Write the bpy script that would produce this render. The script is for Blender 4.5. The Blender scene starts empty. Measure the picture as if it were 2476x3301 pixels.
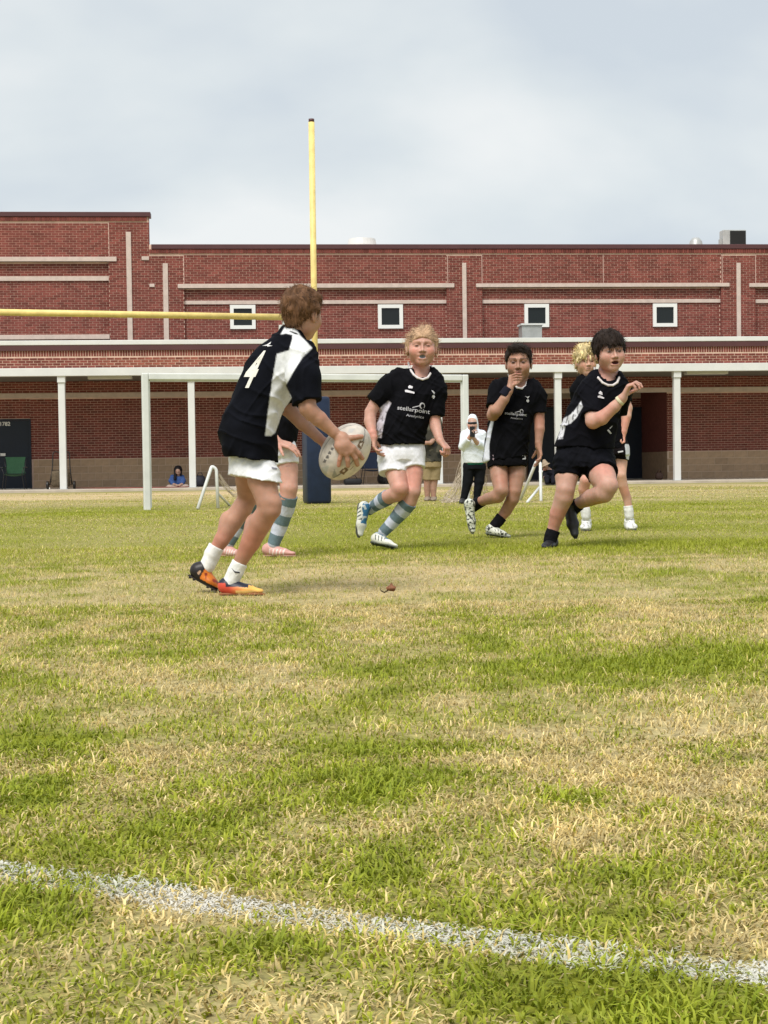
import bpy, bmesh, math, random
import numpy as np
from mathutils import Vector, Matrix
from mathutils.bvhtree import BVHTree

random.seed(7)
rng = np.random.default_rng(11)
R_ = math.radians
sc = bpy.context.scene
COL = sc.collection

# ------------------------------------------------------------------ camera
# photo 2476 x 3301 px, focal length in photo pixels, camera 0.55 m above the turf
FPX, CX, CY, CAM_H = 4776.0, 1238.0, 1650.5, 0.55
PITCH, ROLL = math.atan2(1650.5 - 1506.0, FPX), -0.0135
cam_d = bpy.data.cameras.new('camera')
cam = bpy.data.objects.new('camera', cam_d)
COL.objects.link(cam)
CAMROT = Matrix.Rotation(math.pi / 2 - PITCH, 3, 'X') @ Matrix.Rotation(ROLL, 3, 'Z')
cam.location = (0, 0, CAM_H)
cam.rotation_euler = CAMROT.to_euler()
cam_d.sensor_fit = 'HORIZONTAL'
cam_d.sensor_width = 36.0
cam_d.lens = 36.0 * FPX / 2476.0
cam_d.clip_start = 0.05
cam_d.clip_end = 2000
sc.camera = cam

# ------------------------------------------------------------------ sky and sun (overcast)
SUN_EL, SUN_AZ = R_(56), R_(205)      # azimuth clockwise from +Y: behind the camera, to the left
world = bpy.data.worlds.new('World')
sc.world = world
world.use_nodes = True
nt = world.node_tree
nt.nodes.clear()
out = nt.nodes.new('ShaderNodeOutputWorld')
mixs = nt.nodes.new('ShaderNodeMixShader')
mixs.inputs[0].default_value = 0.94
sky = nt.nodes.new('ShaderNodeTexSky')
sky.sky_type = 'NISHITA'
sky.sun_disc = False
sky.sun_elevation = SUN_EL
sky.sun_rotation = SUN_AZ
bg1 = nt.nodes.new('ShaderNodeBackground')
bg1.inputs[1].default_value = 0.055
nt.links.new(sky.outputs[0], bg1.inputs[0])
bg2 = nt.nodes.new('ShaderNodeBackground')
bg2.inputs[1].default_value = 0.485
tc = nt.nodes.new('ShaderNodeTexCoord')
sep = nt.nodes.new('ShaderNodeSeparateXYZ')
nt.links.new(tc.outputs['Generated'], sep.inputs[0])
def mnode(op, a=None, b=None, va=None, vb=None):
    n = nt.nodes.new('ShaderNodeMath'); n.operation = op
    if a is not None: nt.links.new(a, n.inputs[0])
    if b is not None: nt.links.new(b, n.inputs[1])
    if va is not None: n.inputs[0].default_value = va
    if vb is not None: n.inputs[1].default_value = vb
    return n.outputs[0]
zz = mnode('ADD', mnode('ABSOLUTE', sep.outputs[2]), vb=0.42)
comb = nt.nodes.new('ShaderNodeCombineXYZ')
nt.links.new(mnode('DIVIDE', sep.outputs[0], zz), comb.inputs[0])
nt.links.new(mnode('DIVIDE', sep.outputs[1], zz), comb.inputs[1])
noi = nt.nodes.new('ShaderNodeTexNoise')
noi.inputs['Scale'].default_value = 2.1
noi.inputs['Detail'].default_value = 5.0
noi.inputs['Roughness'].default_value = 0.46
noi.inputs['Distortion'].default_value = 0.15
mp = nt.nodes.new('ShaderNodeMapping')
mp.inputs['Location'].default_value = (2.2, 8.8, 0.0)
nt.links.new(comb.outputs[0], mp.inputs[0])
nt.links.new(mp.outputs[0], noi.inputs['Vector'])
ramp = nt.nodes.new('ShaderNodeValToRGB')
ramp.color_ramp.elements[0].position = 0.39
ramp.color_ramp.elements[0].color = (0.56, 0.615, 0.665, 1)
ramp.color_ramp.elements[1].position = 0.61
ramp.color_ramp.elements[1].color = (0.765, 0.785, 0.785, 1)
e = ramp.color_ramp.elements.new(0.5); e.color = (0.655, 0.70, 0.72, 1)
nt.links.new(noi.outputs[0], ramp.inputs[0])
nt.links.new(ramp.outputs[0], bg2.inputs[0])
nt.links.new(bg1.outputs[0], mixs.inputs[1])
nt.links.new(bg2.outputs[0], mixs.inputs[2])
nt.links.new(mixs.outputs[0], out.inputs[0])

sun_d = bpy.data.lights.new('sun', 'SUN')
sun_d.energy = 1.5
sun_d.angle = R_(28)
sun_d.color = (1.0, 0.96, 0.90)
sun = bpy.data.objects.new('sun', sun_d)
COL.objects.link(sun)
sdir = Vector((math.sin(SUN_AZ) * math.cos(SUN_EL), math.cos(SUN_AZ) * math.cos(SUN_EL), math.sin(SUN_EL)))
sun.rotation_euler = sdir.to_track_quat('Z', 'Y').to_euler()
sun.location = sdir * 50

sc.view_settings.view_transform = 'Standard'
sc.view_settings.look = 'None'
sc.view_settings.gamma = 1
sc.view_settings.use_curve_mapping = False
sc.view_settings.exposure = 1.26
sc.render.engine = 'CYCLES'
sc.render.resolution_x, sc.render.resolution_y = 768, 1024

# ------------------------------------------------------------------ photo pixel -> place
ROTN = np.array(CAMROT)
CAMN = np.array([0, 0, CAM_H])
def ray(x, y):
    return ROTN @ np.array([(x - CX) / FPX, -(y - CY) / FPX, -1.0])
def pt(x, y, Y):                       # point at depth Y along the ray of photo pixel x, y
    d = ray(x, y)
    return CAMN + d * (Y / d[1])
def ground(x, y, z=0.0):
    d = ray(x, y)
    return CAMN + d * ((z - CAM_H) / d[2])
def project(P):
    q = (P - CAMN) @ ROTN
    return np.stack([CX - FPX * q[..., 0] / q[..., 2], CY + FPX * q[..., 1] / q[..., 2]], -1)
DS = 2476.0 / 1659.0                   # some measurements were taken on a 1659 px wide copy
def groundD(x, y, z=0.0): return ground(x * DS, y * DS, z)
def ptD(x, y, Y): return pt(x * DS, y * DS, Y)

# ------------------------------------------------------------------ materials
def lin(r, g, b):
    f = lambda c: (c / 255 / 12.92) if c <= 10.3 else ((c / 255 + 0.055) / 1.055) ** 2.4
    return (f(r), f(g), f(b))
MATS = {}
def mat(name, color=(0.5, 0.5, 0.5), rough=0.6, attr=False, noise=0.0, nscale=8.0, bump=0.0, bscale=60.0,
        spec=0.4, metal=0.0, rand=None, transl=0.0, coat=0.0, stretch=None):
    if name in MATS: return MATS[name]
    m = bpy.data.materials.new(name); m.use_nodes = True
    n, l = m.node_tree.nodes, m.node_tree.links
    b = n['Principled BSDF']
    b.inputs['Roughness'].default_value = rough
    b.inputs['Specular IOR Level'].default_value = spec
    b.inputs['Metallic'].default_value = metal
    b.inputs['Coat Weight'].default_value = coat
    if attr:
        a = n.new('ShaderNodeAttribute'); a.attribute_name = 'Col'; csock = a.outputs['Color']
    else:
        c = n.new('ShaderNodeRGB'); c.outputs[0].default_value = (*color, 1); csock = c.outputs[0]
    tcn = n.new('ShaderNodeTexCoord')
    vec = tcn.outputs['Object']
    if stretch:
        mpn = n.new('ShaderNodeMapping'); mpn.inputs['Scale'].default_value = stretch
        l.new(vec, mpn.inputs[0]); vec = mpn.outputs[0]
    def mult(sock, valsock, lo, hi):
        mr = n.new('ShaderNodeMapRange'); mr.inputs[3].default_value = lo; mr.inputs[4].default_value = hi
        l.new(valsock, mr.inputs[0])
        mx = n.new('ShaderNodeMix'); mx.data_type = 'RGBA'; mx.blend_type = 'MULTIPLY'
        mx.inputs['Factor'].default_value = 1.0
        l.new(sock, mx.inputs['A']); l.new(mr.outputs[0], mx.inputs['B'])
        return mx.outputs['Result']
    if rand:
        if rand[0] == 'island':
            g = n.new('ShaderNodeNewGeometry'); rs = g.outputs['Random Per Island']
        else:
            g = n.new('ShaderNodeObjectInfo'); rs = g.outputs['Random']
        csock = mult(csock, rs, rand[1], rand[2])
    if noise:
        t = n.new('ShaderNodeTexNoise'); t.inputs['Scale'].default_value = nscale; t.inputs['Detail'].default_value = 6
        t.inputs['Roughness'].default_value = 0.65
        l.new(vec, t.inputs['Vector'])
        mr = n.new('ShaderNodeMapRange'); mr.inputs[1].default_value = 0.3; mr.inputs[2].default_value = 0.7
        l.new(t.outputs[0], mr.inputs[0])
        csock = mult(csock, mr.outputs[0], 1 - noise, 1 + noise)
    l.new(csock, b.inputs['Base Color'])
    if bump:
        t = n.new('ShaderNodeTexNoise'); t.inputs['Scale'].default_value = bscale; t.inputs['Detail'].default_value = 4
        l.new(vec, t.inputs['Vector'])
        bp = n.new('ShaderNodeBump'); bp.inputs['Strength'].default_value = bump; bp.inputs['Distance'].default_value = 0.01
        l.new(t.outputs[0], bp.inputs['Height']); l.new(bp.outputs[0], b.inputs['Normal'])
    if transl:
        tr = n.new('ShaderNodeBsdfTranslucent'); l.new(csock, tr.inputs[0])
        ms = n.new('ShaderNodeMixShader'); ms.inputs[0].default_value = transl
        l.new(b.outputs[0], ms.inputs[1]); l.new(tr.outputs[0], ms.inputs[2])
        l.new(ms.outputs[0], n['Material Output'].inputs[0])
    MATS[name] = m
    return m

# ------------------------------------------------------------------ object helpers
def tag(o, label=None, cat=None, group=None, kind=None):
    if label: o['label'] = label
    if cat: o['category'] = cat
    if group: o['group'] = group
    if kind: o['kind'] = kind
    return o
def empty(name, loc=(0, 0, 0), rz=0.0, **kw):
    o = bpy.data.objects.new(name, None); COL.objects.link(o)
    o.empty_display_size = 0.1
    o.location = loc; o.rotation_euler = (0, 0, rz)
    return tag(o, **kw)
def link(name, me, material=None, parent=None, **kw):
    o = bpy.data.objects.new(name, me); COL.objects.link(o)
    if material is not None: me.materials.clear(); me.materials.append(material)
    if parent is not None: o.parent = parent
    return tag(o, **kw)
def np_mesh(name, V, faces, colors=None, smooth=False):
    """faces: list of int arrays (n,k)"""
    me = bpy.data.meshes.new(name)
    V = np.asarray(V, np.float32)
    me.vertices.add(len(V)); me.vertices.foreach_set('co', V.ravel())
    faces = [np.asarray(f, np.int32) for f in faces if len(f)]
    nl = sum(f.size for f in faces); npoly = sum(len(f) for f in faces)
    me.loops.add(nl); me.loops.foreach_set('vertex_index', np.concatenate([f.ravel() for f in faces]))
    me.polygons.add(npoly)
    tot = np.concatenate([np.full(len(f), f.shape[1], np.int32) for f in faces])
    st = np.concatenate([[0], np.cumsum(tot)[:-1]]).astype(np.int32)
    me.polygons.foreach_set('loop_start', st)
    me.polygons.foreach_set('loop_total', tot)
    me.polygons.foreach_set('use_smooth', np.full(npoly, smooth, bool))
    if colors is not None:
        ca = me.color_attributes.new('Col', 'FLOAT_COLOR', 'POINT')
        c4 = np.ones((len(V), 4), np.float32); c4[:, :3] = colors
        ca.data.foreach_set('color', c4.ravel())
    me.update(calc_edges=True)
    return me

class MB:
    def __init__(s): s.v = []; s.f = []
    def add(s, V, F):
        o = len(s.v); s.v += [tuple(p) for p in V]; s.f += [tuple(i + o for i in f) for f in F]; return s
    def box(s, x0, x1, y0, y1, z0, z1):
        V = [(x, y, z) for z in (z0, z1) for y in (y0, y1) for x in (x0, x1)]
        return s.add(V, [(0, 2, 3, 1), (4, 5, 7, 6), (0, 1, 5, 4), (2, 6, 7, 3), (0, 4, 6, 2), (1, 3, 7, 5)])
    def tube(s, pts, r, n=10, cap=True):
        pts = [Vector(p) for p in pts]
        rs = r if isinstance(r, (list, tuple)) else [r] * len(pts)
        V = []; up = None
        for i, p in enumerate(pts):
            d = (pts[min(i + 1, len(pts) - 1)] - pts[max(i - 1, 0)]).normalized()
            if up is None:
                up = Vector((0, 0, 1)) if abs(d.z) < 0.9 else Vector((1, 0, 0))
            a = d.cross(up).normalized(); b = a.cross(d).normalized(); up = b
            for k in range(n):
                t = 2 * math.pi * k / n
                V.append(p + (a * math.cos(t) + b * math.sin(t)) * rs[i])
        F = []
        for i in range(len(pts) - 1):
            for k in range(n):
                k2 = (k + 1) % n
                F.append((i * n + k, i * n + k2, (i + 1) * n + k2, (i + 1) * n + k))
        if cap:
            F.append(tuple(range(n))[::-1]); F.append(tuple((len(pts) - 1) * n + k for k in range(n)))
        return s.add(V, F)
    def lathe(s, prof, c=(0, 0, 0), n=24):
        V = []; F = []
        for (r, z) in prof:
            for k in range(n):
                t = 2 * math.pi * k / n
                V.append((c[0] + r * math.cos(t), c[1] + r * math.sin(t), c[2] + z))
        for i in range(len(prof) - 1):
            for k in range(n):
                k2 = (k + 1) % n
                F.append((i * n + k, i * n + k2, (i + 1) * n + k2, (i + 1) * n + k))
        return s.add(V, F)
    def build(s, name, material, parent=None, bevel=0.0, smooth=False, **kw):
        me = bpy.data.meshes.new(name); me.from_pydata([tuple(p) for p in s.v], [], s.f); me.update()
        if bevel or smooth:
            bm = bmesh.new(); bm.from_mesh(me)
            bmesh.ops.recalc_face_normals(bm, faces=bm.faces)
            if bevel:
                ed = [e for e in bm.edges if len(e.link_faces) == 2 and e.calc_face_angle(0) > 0.7]
                bmesh.ops.bevel(bm, geom=ed, offset=bevel, segments=2, affect='EDGES', profile=0.5)
            for f in bm.faces: f.smooth = smooth
            bm.to_mesh(me); bm.free()
        return link(name, me, material, parent, **kw)

# lattice value noise, any dimension array of points (n,3)
_tab = rng.random((32, 32, 32)).astype(np.float32)
def vnoise(P, s):
    q = np.asarray(P, np.float32) * s
    i = np.floor(q).astype(np.int64); f = q - i; f = f * f * (3 - 2 * f)
    i0 = i & 31; i1 = (i + 1) & 31
    x0, y0, z0 = i0[..., 0], i0[..., 1], i0[..., 2]; x1, y1, z1 = i1[..., 0], i1[..., 1], i1[..., 2]
    fx, fy, fz = f[..., 0], f[..., 1], f[..., 2]
    c00 = _tab[x0, y0, z0] * (1 - fx) + _tab[x1, y0, z0] * fx
    c10 = _tab[x0, y1, z0] * (1 - fx) + _tab[x1, y1, z0] * fx
    c01 = _tab[x0, y0, z1] * (1 - fx) + _tab[x1, y0, z1] * fx
    c11 = _tab[x0, y1, z1] * (1 - fx) + _tab[x1, y1, z1] * fx
    a = c00 * (1 - fy) + c10 * fy; b = c01 * (1 - fy) + c11 * fy
    return a * (1 - fz) + b * fz
def vnoise2(x, y, s, seed=0.0):
    return vnoise(np.stack([x, y, np.full_like(x, seed / max(s, 1e-6))], -1), s)
def fbm2(x, y, s, seed=0.0, o=4):
    t = 0; a = 1; n = 0
    for k in range(o):
        t = t + a * vnoise2(x, y, s, seed + 3.7 * k); n += a; a *= 0.55; s *= 2.03
    return t / n
# ================================================================== THE GROUND AND THE GRASS
LINE_A, LINE_B = groundD(0, 1872), groundD(1659, 2106)
_ld = (LINE_B - LINE_A)[:2]; _ll = np.hypot(*_ld); _ld = _ld / _ll
def line_dist(x, y):
    dx, dy = x - LINE_A[0], y - LINE_A[1]
    return dx * -_ld[1] + dy * _ld[0], dx * _ld[0] + dy * _ld[1]
def gz(x, y):                          # slight unevenness of the turf
    w = np.clip((40 - y) / 10, 0, 1)
    return (fbm2(x, y, 0.45, 5.1, 3) - 0.5) * 0.035 * w
# greener / drier patches seen in the photo: centre and half size in photo pixels, turned into metres on the ground
def blob(xd, yd, rxd, ryd, a):
    c = groundD(xd, yd)
    rx = abs(groundD(xd + rxd, yd)[0] - c[0]); ry = 0.5 * abs(groundD(xd, yd - ryd)[1] - groundD(xd, yd + ryd)[1])
    return (c[0], c[1], rx, ry, a)
BLOBS = [blob(1450, 1432, 330, 36, 0.75), blob(1120, 1455, 300, 22, 0.40), blob(780, 1668, 190, 13, 0.7), blob(950, 1655, 120, 12, 0.4),
         blob(640, 1590, 200, 14, 0.30), blob(160, 1585, 200, 16, 0.28), blob(1250, 2010, 260, 60, 0.55), blob(1380, 1960, 100, 35, 0.45),
         blob(950, 2130, 330, 70, 0.5), blob(80, 1960, 120, 50, 0.5), blob(300, 2120, 240, 50, 0.2), blob(1500, 2190, 240, 40, 0.35),
         blob(700, 1770, 300, 30, 0.16), blob(100, 1740, 180, 40, 0.2), blob(1500, 1900, 230, 30, 0.15), blob(170, 1335, 60, 16, 0.3),
         blob(480, 1345, 90, 12, 0.3), blob(620, 1310, 60, 8, .25), blob(880, 1287, 60, 6, .25), blob(1600, 1290, 120, 12, .35), blob(1140, 1303, 60, 8, .2),
         blob(800, 1265, 800, 45, -0.30), blob(1450, 1320, 300, 40, -0.28), blob(500, 1460, 380, 60, -0.20), blob(1480, 1620, 330, 80, -0.33),
         blob(1300, 1800, 400, 75, -0.36), blob(200, 1920, 170, 22, -0.25), blob(520, 1930, 260, 25, -0.3), blob(180, 2060, 230, 40, -0.28),
         blob(760, 1985, 250, 30, -0.3), blob(1560, 2010, 120, 40, -0.3), blob(1300, 2130, 140, 30, -0.25), blob(560, 1840, 250, 25, -0.2),
         blob(900, 1560, 300, 30, -.12), blob(560, 2080, 200, 40, -0.15)]
def greenness(x, y):
    n = fbm2(x, y * 0.8, 1.9, 1.0, 4); n2 = fbm2(x, y, 6.5, 9.0, 3)
    g = 0.49 + 0.65 * (n - 0.5) + 1.7 * (n2 - 0.5)
    for (cx, cy, rx, ry, a) in BLOBS:
        q = ((x - cx) / rx) ** 2 + ((y - cy) / ry) ** 2
        g = g + a * np.exp(-q * 0.9)
    far = np.clip((y - 8.6) / 0.6, 0, 1)          # mown green strip the players run on
    gf = 0.76 + 1.0 * (fbm2(x * 0.6, y, 0.8, 4.0, 4) - 0.5)
    g = g * (1 - far) + gf * far
    edge = np.clip((y - 19.5 + 3.0 * (fbm2(x, y * 0, 0.18, 2.0, 2) - 0.5)) / 6.0, 0, 1)
    g = g - edge * (0.42 + 0.3 * (fbm2(x * .3, y, 0.6, 8.0, 3) - .5))
    return np.clip(g, 0, 1)
G_DARK = np.array([0.175, 0.235, 0.012]); G_MID = np.array([0.335, 0.37, 0.024]); G_LITE = np.array([0.55, 0.54, 0.08])
STRAW = np.array([0.62, 0.475, 0.16]); PALE = np.array([0.84, 0.69, 0.36]); SAND = np.array([0.56, 0.42, 0.25])
BLD_A = R_(5.1); BLD_O = pt(CX, 1560, 40.5); BLD_O[2] = 0
EU = np.array([math.cos(BLD_A), math.sin(BLD_A), 0]); EV = np.array([-math.sin(BLD_A), math.cos(BLD_A), 0])
def bare(x, y):                       # trodden sandy strip in front of the building
    v = (x - BLD_O[0]) * EV[0] + (y - BLD_O[1]) * EV[1]; u = (x - BLD_O[0]) * EU[0] + (y - BLD_O[1]) * EU[1]
    n = fbm2(x * 0.5, y, 0.5, 6.0, 4)
    s = np.clip(1 - np.abs(v + 7.2) / 6.5, 0, 1) * np.clip((3.5 - u) / 4, 0.15, 1)
    s2 = np.exp(-(((u - 10.5) / 3.2) ** 2 + ((v + 6.5) / 1.6) ** 2)) * 1.3
    return np.clip(np.maximum(s * 1.25, s2) + (n - 0.5) * 1.6 - 0.28, 0, 1)

def axis_pts(lo, hi, near_lo, near_hi, step, grow=1.16):
    a = list(np.arange(near_lo, near_hi, step)); s = step; p = a[-1]
    while p < hi: s *= grow; p += s; a.append(p)
    s = step; p = a[0]; pre = []
    while p > lo: s *= grow; p -= s; pre.append(p)
    return np.array(pre[::-1] + a)
gx = axis_pts(-700, 700, -5.0, 5.0, 0.11)
gy = np.concatenate([axis_pts(-60, 12, 0.8, 12.0, 0.10)[:-1], axis_pts(12, 900, 12.1, 46, 0.22)])
gy = np.unique(np.round(gy, 4))
GX, GY = np.meshgrid(gx, gy); fx, fy = GX.ravel(), GY.ravel()
g = greenness(fx, fy)[:, None]; b = bare(fx, fy)[:, None]
gc = (PALE * 0.80 * (1 - g) + G_MID * 0.85 * g) * 0.60
gc = gc * (1 - b) + SAND * b
ldist, lt = line_dist(fx, fy)
GZ = gz(fx, fy)
nx_, ny_ = len(gx), len(gy)
idx = np.arange(nx_ * ny_).reshape(ny_, nx_)
quads = np.stack([idx[:-1, :-1], idx[:-1, 1:], idx[1:, 1:], idx[1:, :-1]], -1).reshape(-1, 4)
field_m = mat('turf_soil', attr=True, rough=0.95, spec=0.1, noise=0.45, nscale=38.0, bump=0.5, bscale=70.0)
link('playing_field', np_mesh('playing_field', np.stack([fx, fy, GZ], -1), [quads], gc, True), field_m, kind='structure')

def grass_zone(z0, z1, dens, wmul, lmul, tri_only=False, margin=1.5):
    hw = lambda z: 0.26 * z + margin + 0.03 * z
    area = (hw(z0) + hw(z1)) * (z1 - z0); n = int(area * dens)
    y = np.sqrt(rng.random(n) * ((z1 + 2) ** 2 - (z0 + 2) ** 2) + (z0 + 2) ** 2) - 2
    x = (rng.random(n) * 2 - 1) * hw(y)
    if z0 < 2:                          # the line crosses this strip: thicker sampling along it
        m = 7500; al = rng.random(m) * (_ll + .6) - .3; ac = rng.normal(0, .026, m)
        x = np.concatenate([x, LINE_A[0] + _ld[0] * al - _ld[1] * ac]); y = np.concatenate([y, LINE_A[1] + _ld[1] * al + _ld[0] * ac]); n = len(x)
    g = greenness(x, y); bb = bare(x, y)
    keep = (rng.random(n) > bb * 1.15) & ((np.abs(x) < .26 * y + .3) | (rng.random(n) < .28))
    x, y, g = x[keep], y[keep], g[keep]; n = len(x)
    isg = rng.random(n) < (0.05 + 0.92 * g)
    L = np.where(isg, 0.017 + 0.020 * rng.random(n) * (0.35 + 0.9 * g), 0.018 + 0.020 * rng.random(n)) * lmul
    cl = fbm2(x, y, 7.0, 3.3, 2); cl2 = vnoise2(x, y, 21.0, 6.1); L = L * np.where(rng.random(n) < 0.03, 1.6, 1.0) * (0.55 + 0.95 * cl)
    W = np.maximum(np.where(isg, 0.0031, 0.0024) * (0.7 + 0.6 * rng.random(n)), 0.00042 * y) * wmul
    az = rng.random(n) * 2 * np.pi
    lean = np.where(isg, 0.55 + 0.9 * rng.random(n), 0.8 + 0.85 * rng.random(n))
    t = rng.random(n)[:, None]; t2 = rng.random(n)[:, None]
    gr = (G_DARK * (1 - t) + G_MID * t); gr = gr * (1 - t2 * 0.5) + G_LITE * (t2 * 0.5)
    lush = np.clip((g - 0.72) / 0.28, 0, 1)[:, None]
    gr = gr * (1 - 0.34 * lush) + G_DARK * (0.34 * lush)
    farf = np.clip((y - 8.2) / 1.2, 0, 1)[:, None]
    gr = gr * (1 - farf * 0.6) + (G_MID * 0.6 + G_LITE * 0.4) * farf * 0.6
    stc = (STRAW * (1 - t) + PALE * t) * (0.55 + 0.62 * t2)
    col = np.where(isg[:, None], gr, stc) * np.clip(0.62 + 0.45 * cl + 0.42 * cl2, .5, 1.35)[:, None]  # clump noise paints tuft shadows into the blade colour
    d, along = line_dist(x, y)
    wob = (fbm2(x, y, 7.0, 2.0, 2) - 0.5) * 0.05
    strength = np.clip(0.97 - 0.16 * np.clip((along / _ll - 0.62) / 0.3, 0, 1) + 0.8 * (fbm2(x, y, 4.5, 7.0, 3) - 0.5), 0.6, 1)
    painted = (np.abs(d + wob) < 0.034 + 0.018 * rng.random(n)) & (rng.random(n) < strength)
    pc = np.array([0.80, 0.79, 0.74]) * (0.85 + 0.2 * rng.random(n))[:, None]
    k = np.clip(strength, 0.6, 0.95)[:, None]; L = np.where(painted, L * .72, L); lean = np.where(painted, np.minimum(lean + .35, 1.6), lean)
    col = np.where(painted[:, None], pc * k + col * (1 - k), col)
    ca, sa = np.cos(az), np.sin(az); z = gz(x, y) - 0.003
    pa = az + np.pi / 2 + (rng.random(n) - 0.5) * 0.8
    px, py = np.cos(pa) * W / 2, np.sin(pa) * W / 2
    B = np.stack([x, y, z], -1)
    th1 = lean * 0.55; th2 = np.minimum(lean * 1.35, 1.75)
    M = B + np.stack([ca * np.sin(th1), sa * np.sin(th1), np.cos(th1)], -1) * (L * 0.55)[:, None]
    T = M + np.stack([ca * np.sin(th2), sa * np.sin(th2), np.cos(th2)], -1) * (L * 0.5)[:, None]
    P = np.stack([px, py, np.zeros(n)], -1)
    return B, M, T, P, col, painted, tri_only
def grass_mesh(B, M, T, P, col, tri_only):
    n = len(B)
    if tri_only:
        V = np.stack([B - P, B + P, T * 0.5 + M * 0.5], 1).reshape(-1, 3)
        o = np.arange(n)[:, None] * 3
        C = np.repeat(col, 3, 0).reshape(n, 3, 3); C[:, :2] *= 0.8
        return V, [o + [0, 1, 2]], C.reshape(-1, 3)
    V = np.stack([B - P, B + P, M + P * 0.85, M - P * 0.85, T], 1).reshape(-1, 3)
    o = np.arange(n)[:, None] * 5
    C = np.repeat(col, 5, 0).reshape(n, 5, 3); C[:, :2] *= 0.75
    return V, [o + [0, 1, 2, 3], o + [3, 2, 4]], C.reshape(-1, 3)
grass_m = mat('grass_blades', attr=True, rough=0.55, spec=0.25, transl=0.3)
paint_V, paint_F, paint_C, nV = [], [[], []], [], 0
allV, allQ, allT, allC, off = [], [], [], [], 0
for (z0, z1, dens, wm, lm, to) in [(1.15, 3.0, 22500, 1.2, 0.74, False), (3.0, 6.0, 9000, 1.15, 0.88, False), (6.0, 10.5, 4300, 1.35, 1.15, True),
                                   (10.5, 20.0, 1000, 1.5, 0.95, True), (20.0, 36.0, 260, 1.7, 1.0, True)]:
    B, M, T, P, col, painted, to = grass_zone(z0, z1, dens, wm, lm, to)
    for sel, which in ((~painted, 0), (painted, 1)):
        if not sel.any(): continue
        V, F, C = grass_mesh(B[sel], M[sel], T[sel], P[sel], col[sel], to)
        if which == 0:
            allV.append(V); allC.append(C)
            if to: allT.append(F[0] + off)
            else: allQ.append(F[0] + off); allT.append(F[1] + off)
            off += len(V)
        else:
            paint_V.append(V); paint_C.append(C); paint_F[0].append(F[0] + nV); paint_F[1].append(F[1] + nV); nV += len(V)
link('grass', np_mesh('grass', np.concatenate(allV), [np.concatenate(allQ), np.concatenate(allT)], np.concatenate(allC), False), grass_m,
     label='short patchy green and straw coloured grass over the field', cat='grass', kind='stuff')
link('painted_line', np_mesh('painted_line', np.concatenate(paint_V), [np.concatenate(paint_F[0]), np.concatenate(paint_F[1])], np.concatenate(paint_C), False),
     grass_m, label='worn white painted pitch line across the near grass', cat='pitch line', kind='stuff')
# ================================================================== THE SCHOOL BUILDING (local frame: u along the front, v into the building, z up)
VW = 3.4                               # wall plane behind the canopy columns
def bu(xd, yd, v=0.0):                 # photo pixel -> (u, z) on the plane at depth v of the building
    d = ray(xd * DS, yd * DS)
    t = ((BLD_O - CAMN) @ EV + v) / (d @ EV)
    P = CAMN + d * t - BLD_O
    return P @ EU, P[2]
def bz(xd, yd, v=0.0): return bu(xd, yd, v)[1]
def buu(xd, yd, v=0.0): return bu(xd, yd, v)[0]
bld = empty('school_building', BLD_O, BLD_A, label='long red brick school building with white columned walkway canopy behind the field', cat='building')
m_brick = mat('brick', (0.20, 0.058, 0.046), 0.85, spec=0.2, rand=('island', 0.72, 1.22), noise=0.20, nscale=1.7, stretch=(1, 1, .35))
m_brick1 = mat('brick_single', (0.24, 0.076, 0.054), 0.85, spec=0.2, rand=('object', 0.68, 1.3), noise=0.22, nscale=9.0)
m_mortar = mat('mortar', (0.66, 0.47, 0.38), 0.95, spec=0.1, noise=0.2, nscale=3.0)
m_jamb = mat('brick_return', (0.20, 0.06, 0.05), 0.9, noise=0.25, nscale=12)
m_stone = mat('cast_stone', (0.58, 0.475, 0.42), 0.85, spec=0.2, noise=0.12, nscale=7, bump=0.15, bscale=40)
m_coping = mat('dark_metal_coping', (0.085, 0.032, 0.034), 0.5, noise=0.12, nscale=2)
m_white = mat('white_painted_metal', (0.66, 0.67, 0.655), 0.45, noise=0.07, nscale=1.7)
m_block = mat('concrete_block', (0.47, 0.33, 0.22), 0.92, spec=0.15, rand=('object', 0.88, 1.1), noise=0.14, nscale=7, bump=0.3, bscale=90)
m_bmort = mat('block_mortar', (0.66, 0.52, 0.40), 0.95)
m_frame = mat('window_frame_white', (0.80, 0.80, 0.77), 0.5)
m_glass = mat('window_glass', (0.012, 0.016, 0.017), 0.08, spec=0.3)
m_door = mat('navy_door_paint', (0.004, 0.011, 0.026), 0.5, noise=0.1, nscale=3)
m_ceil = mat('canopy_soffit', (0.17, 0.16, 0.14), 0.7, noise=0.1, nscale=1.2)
m_steel = mat('galvanised_metal', (0.42, 0.43, 0.42), 0.45, metal=0.3, noise=0.15, nscale=4)
m_conc = mat('walkway_concrete', (0.46, 0.40, 0.33), 0.95, noise=0.2, nscale=1.3, bump=0.2, bscale=30)

U0, U1 = -14.5, 15.0
SLAB = 0.07
z_fas0, z_fas1 = bz(830, 807), bz(830, 790)
z_sold0, z_sold1 = bz(830, 766), bz(830, 753)
z_dark1, z_cop1 = bz(830, 741.5), bz(830, 731.5)
z_top = bz(830, 528, VW); z_top_l = bz(160, 458, VW)
u_step = buu(321, 490, VW)
z_blk = bz(830, 983, VW)
CW, CH = 0.2032, 0.0695                # brick module

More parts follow.
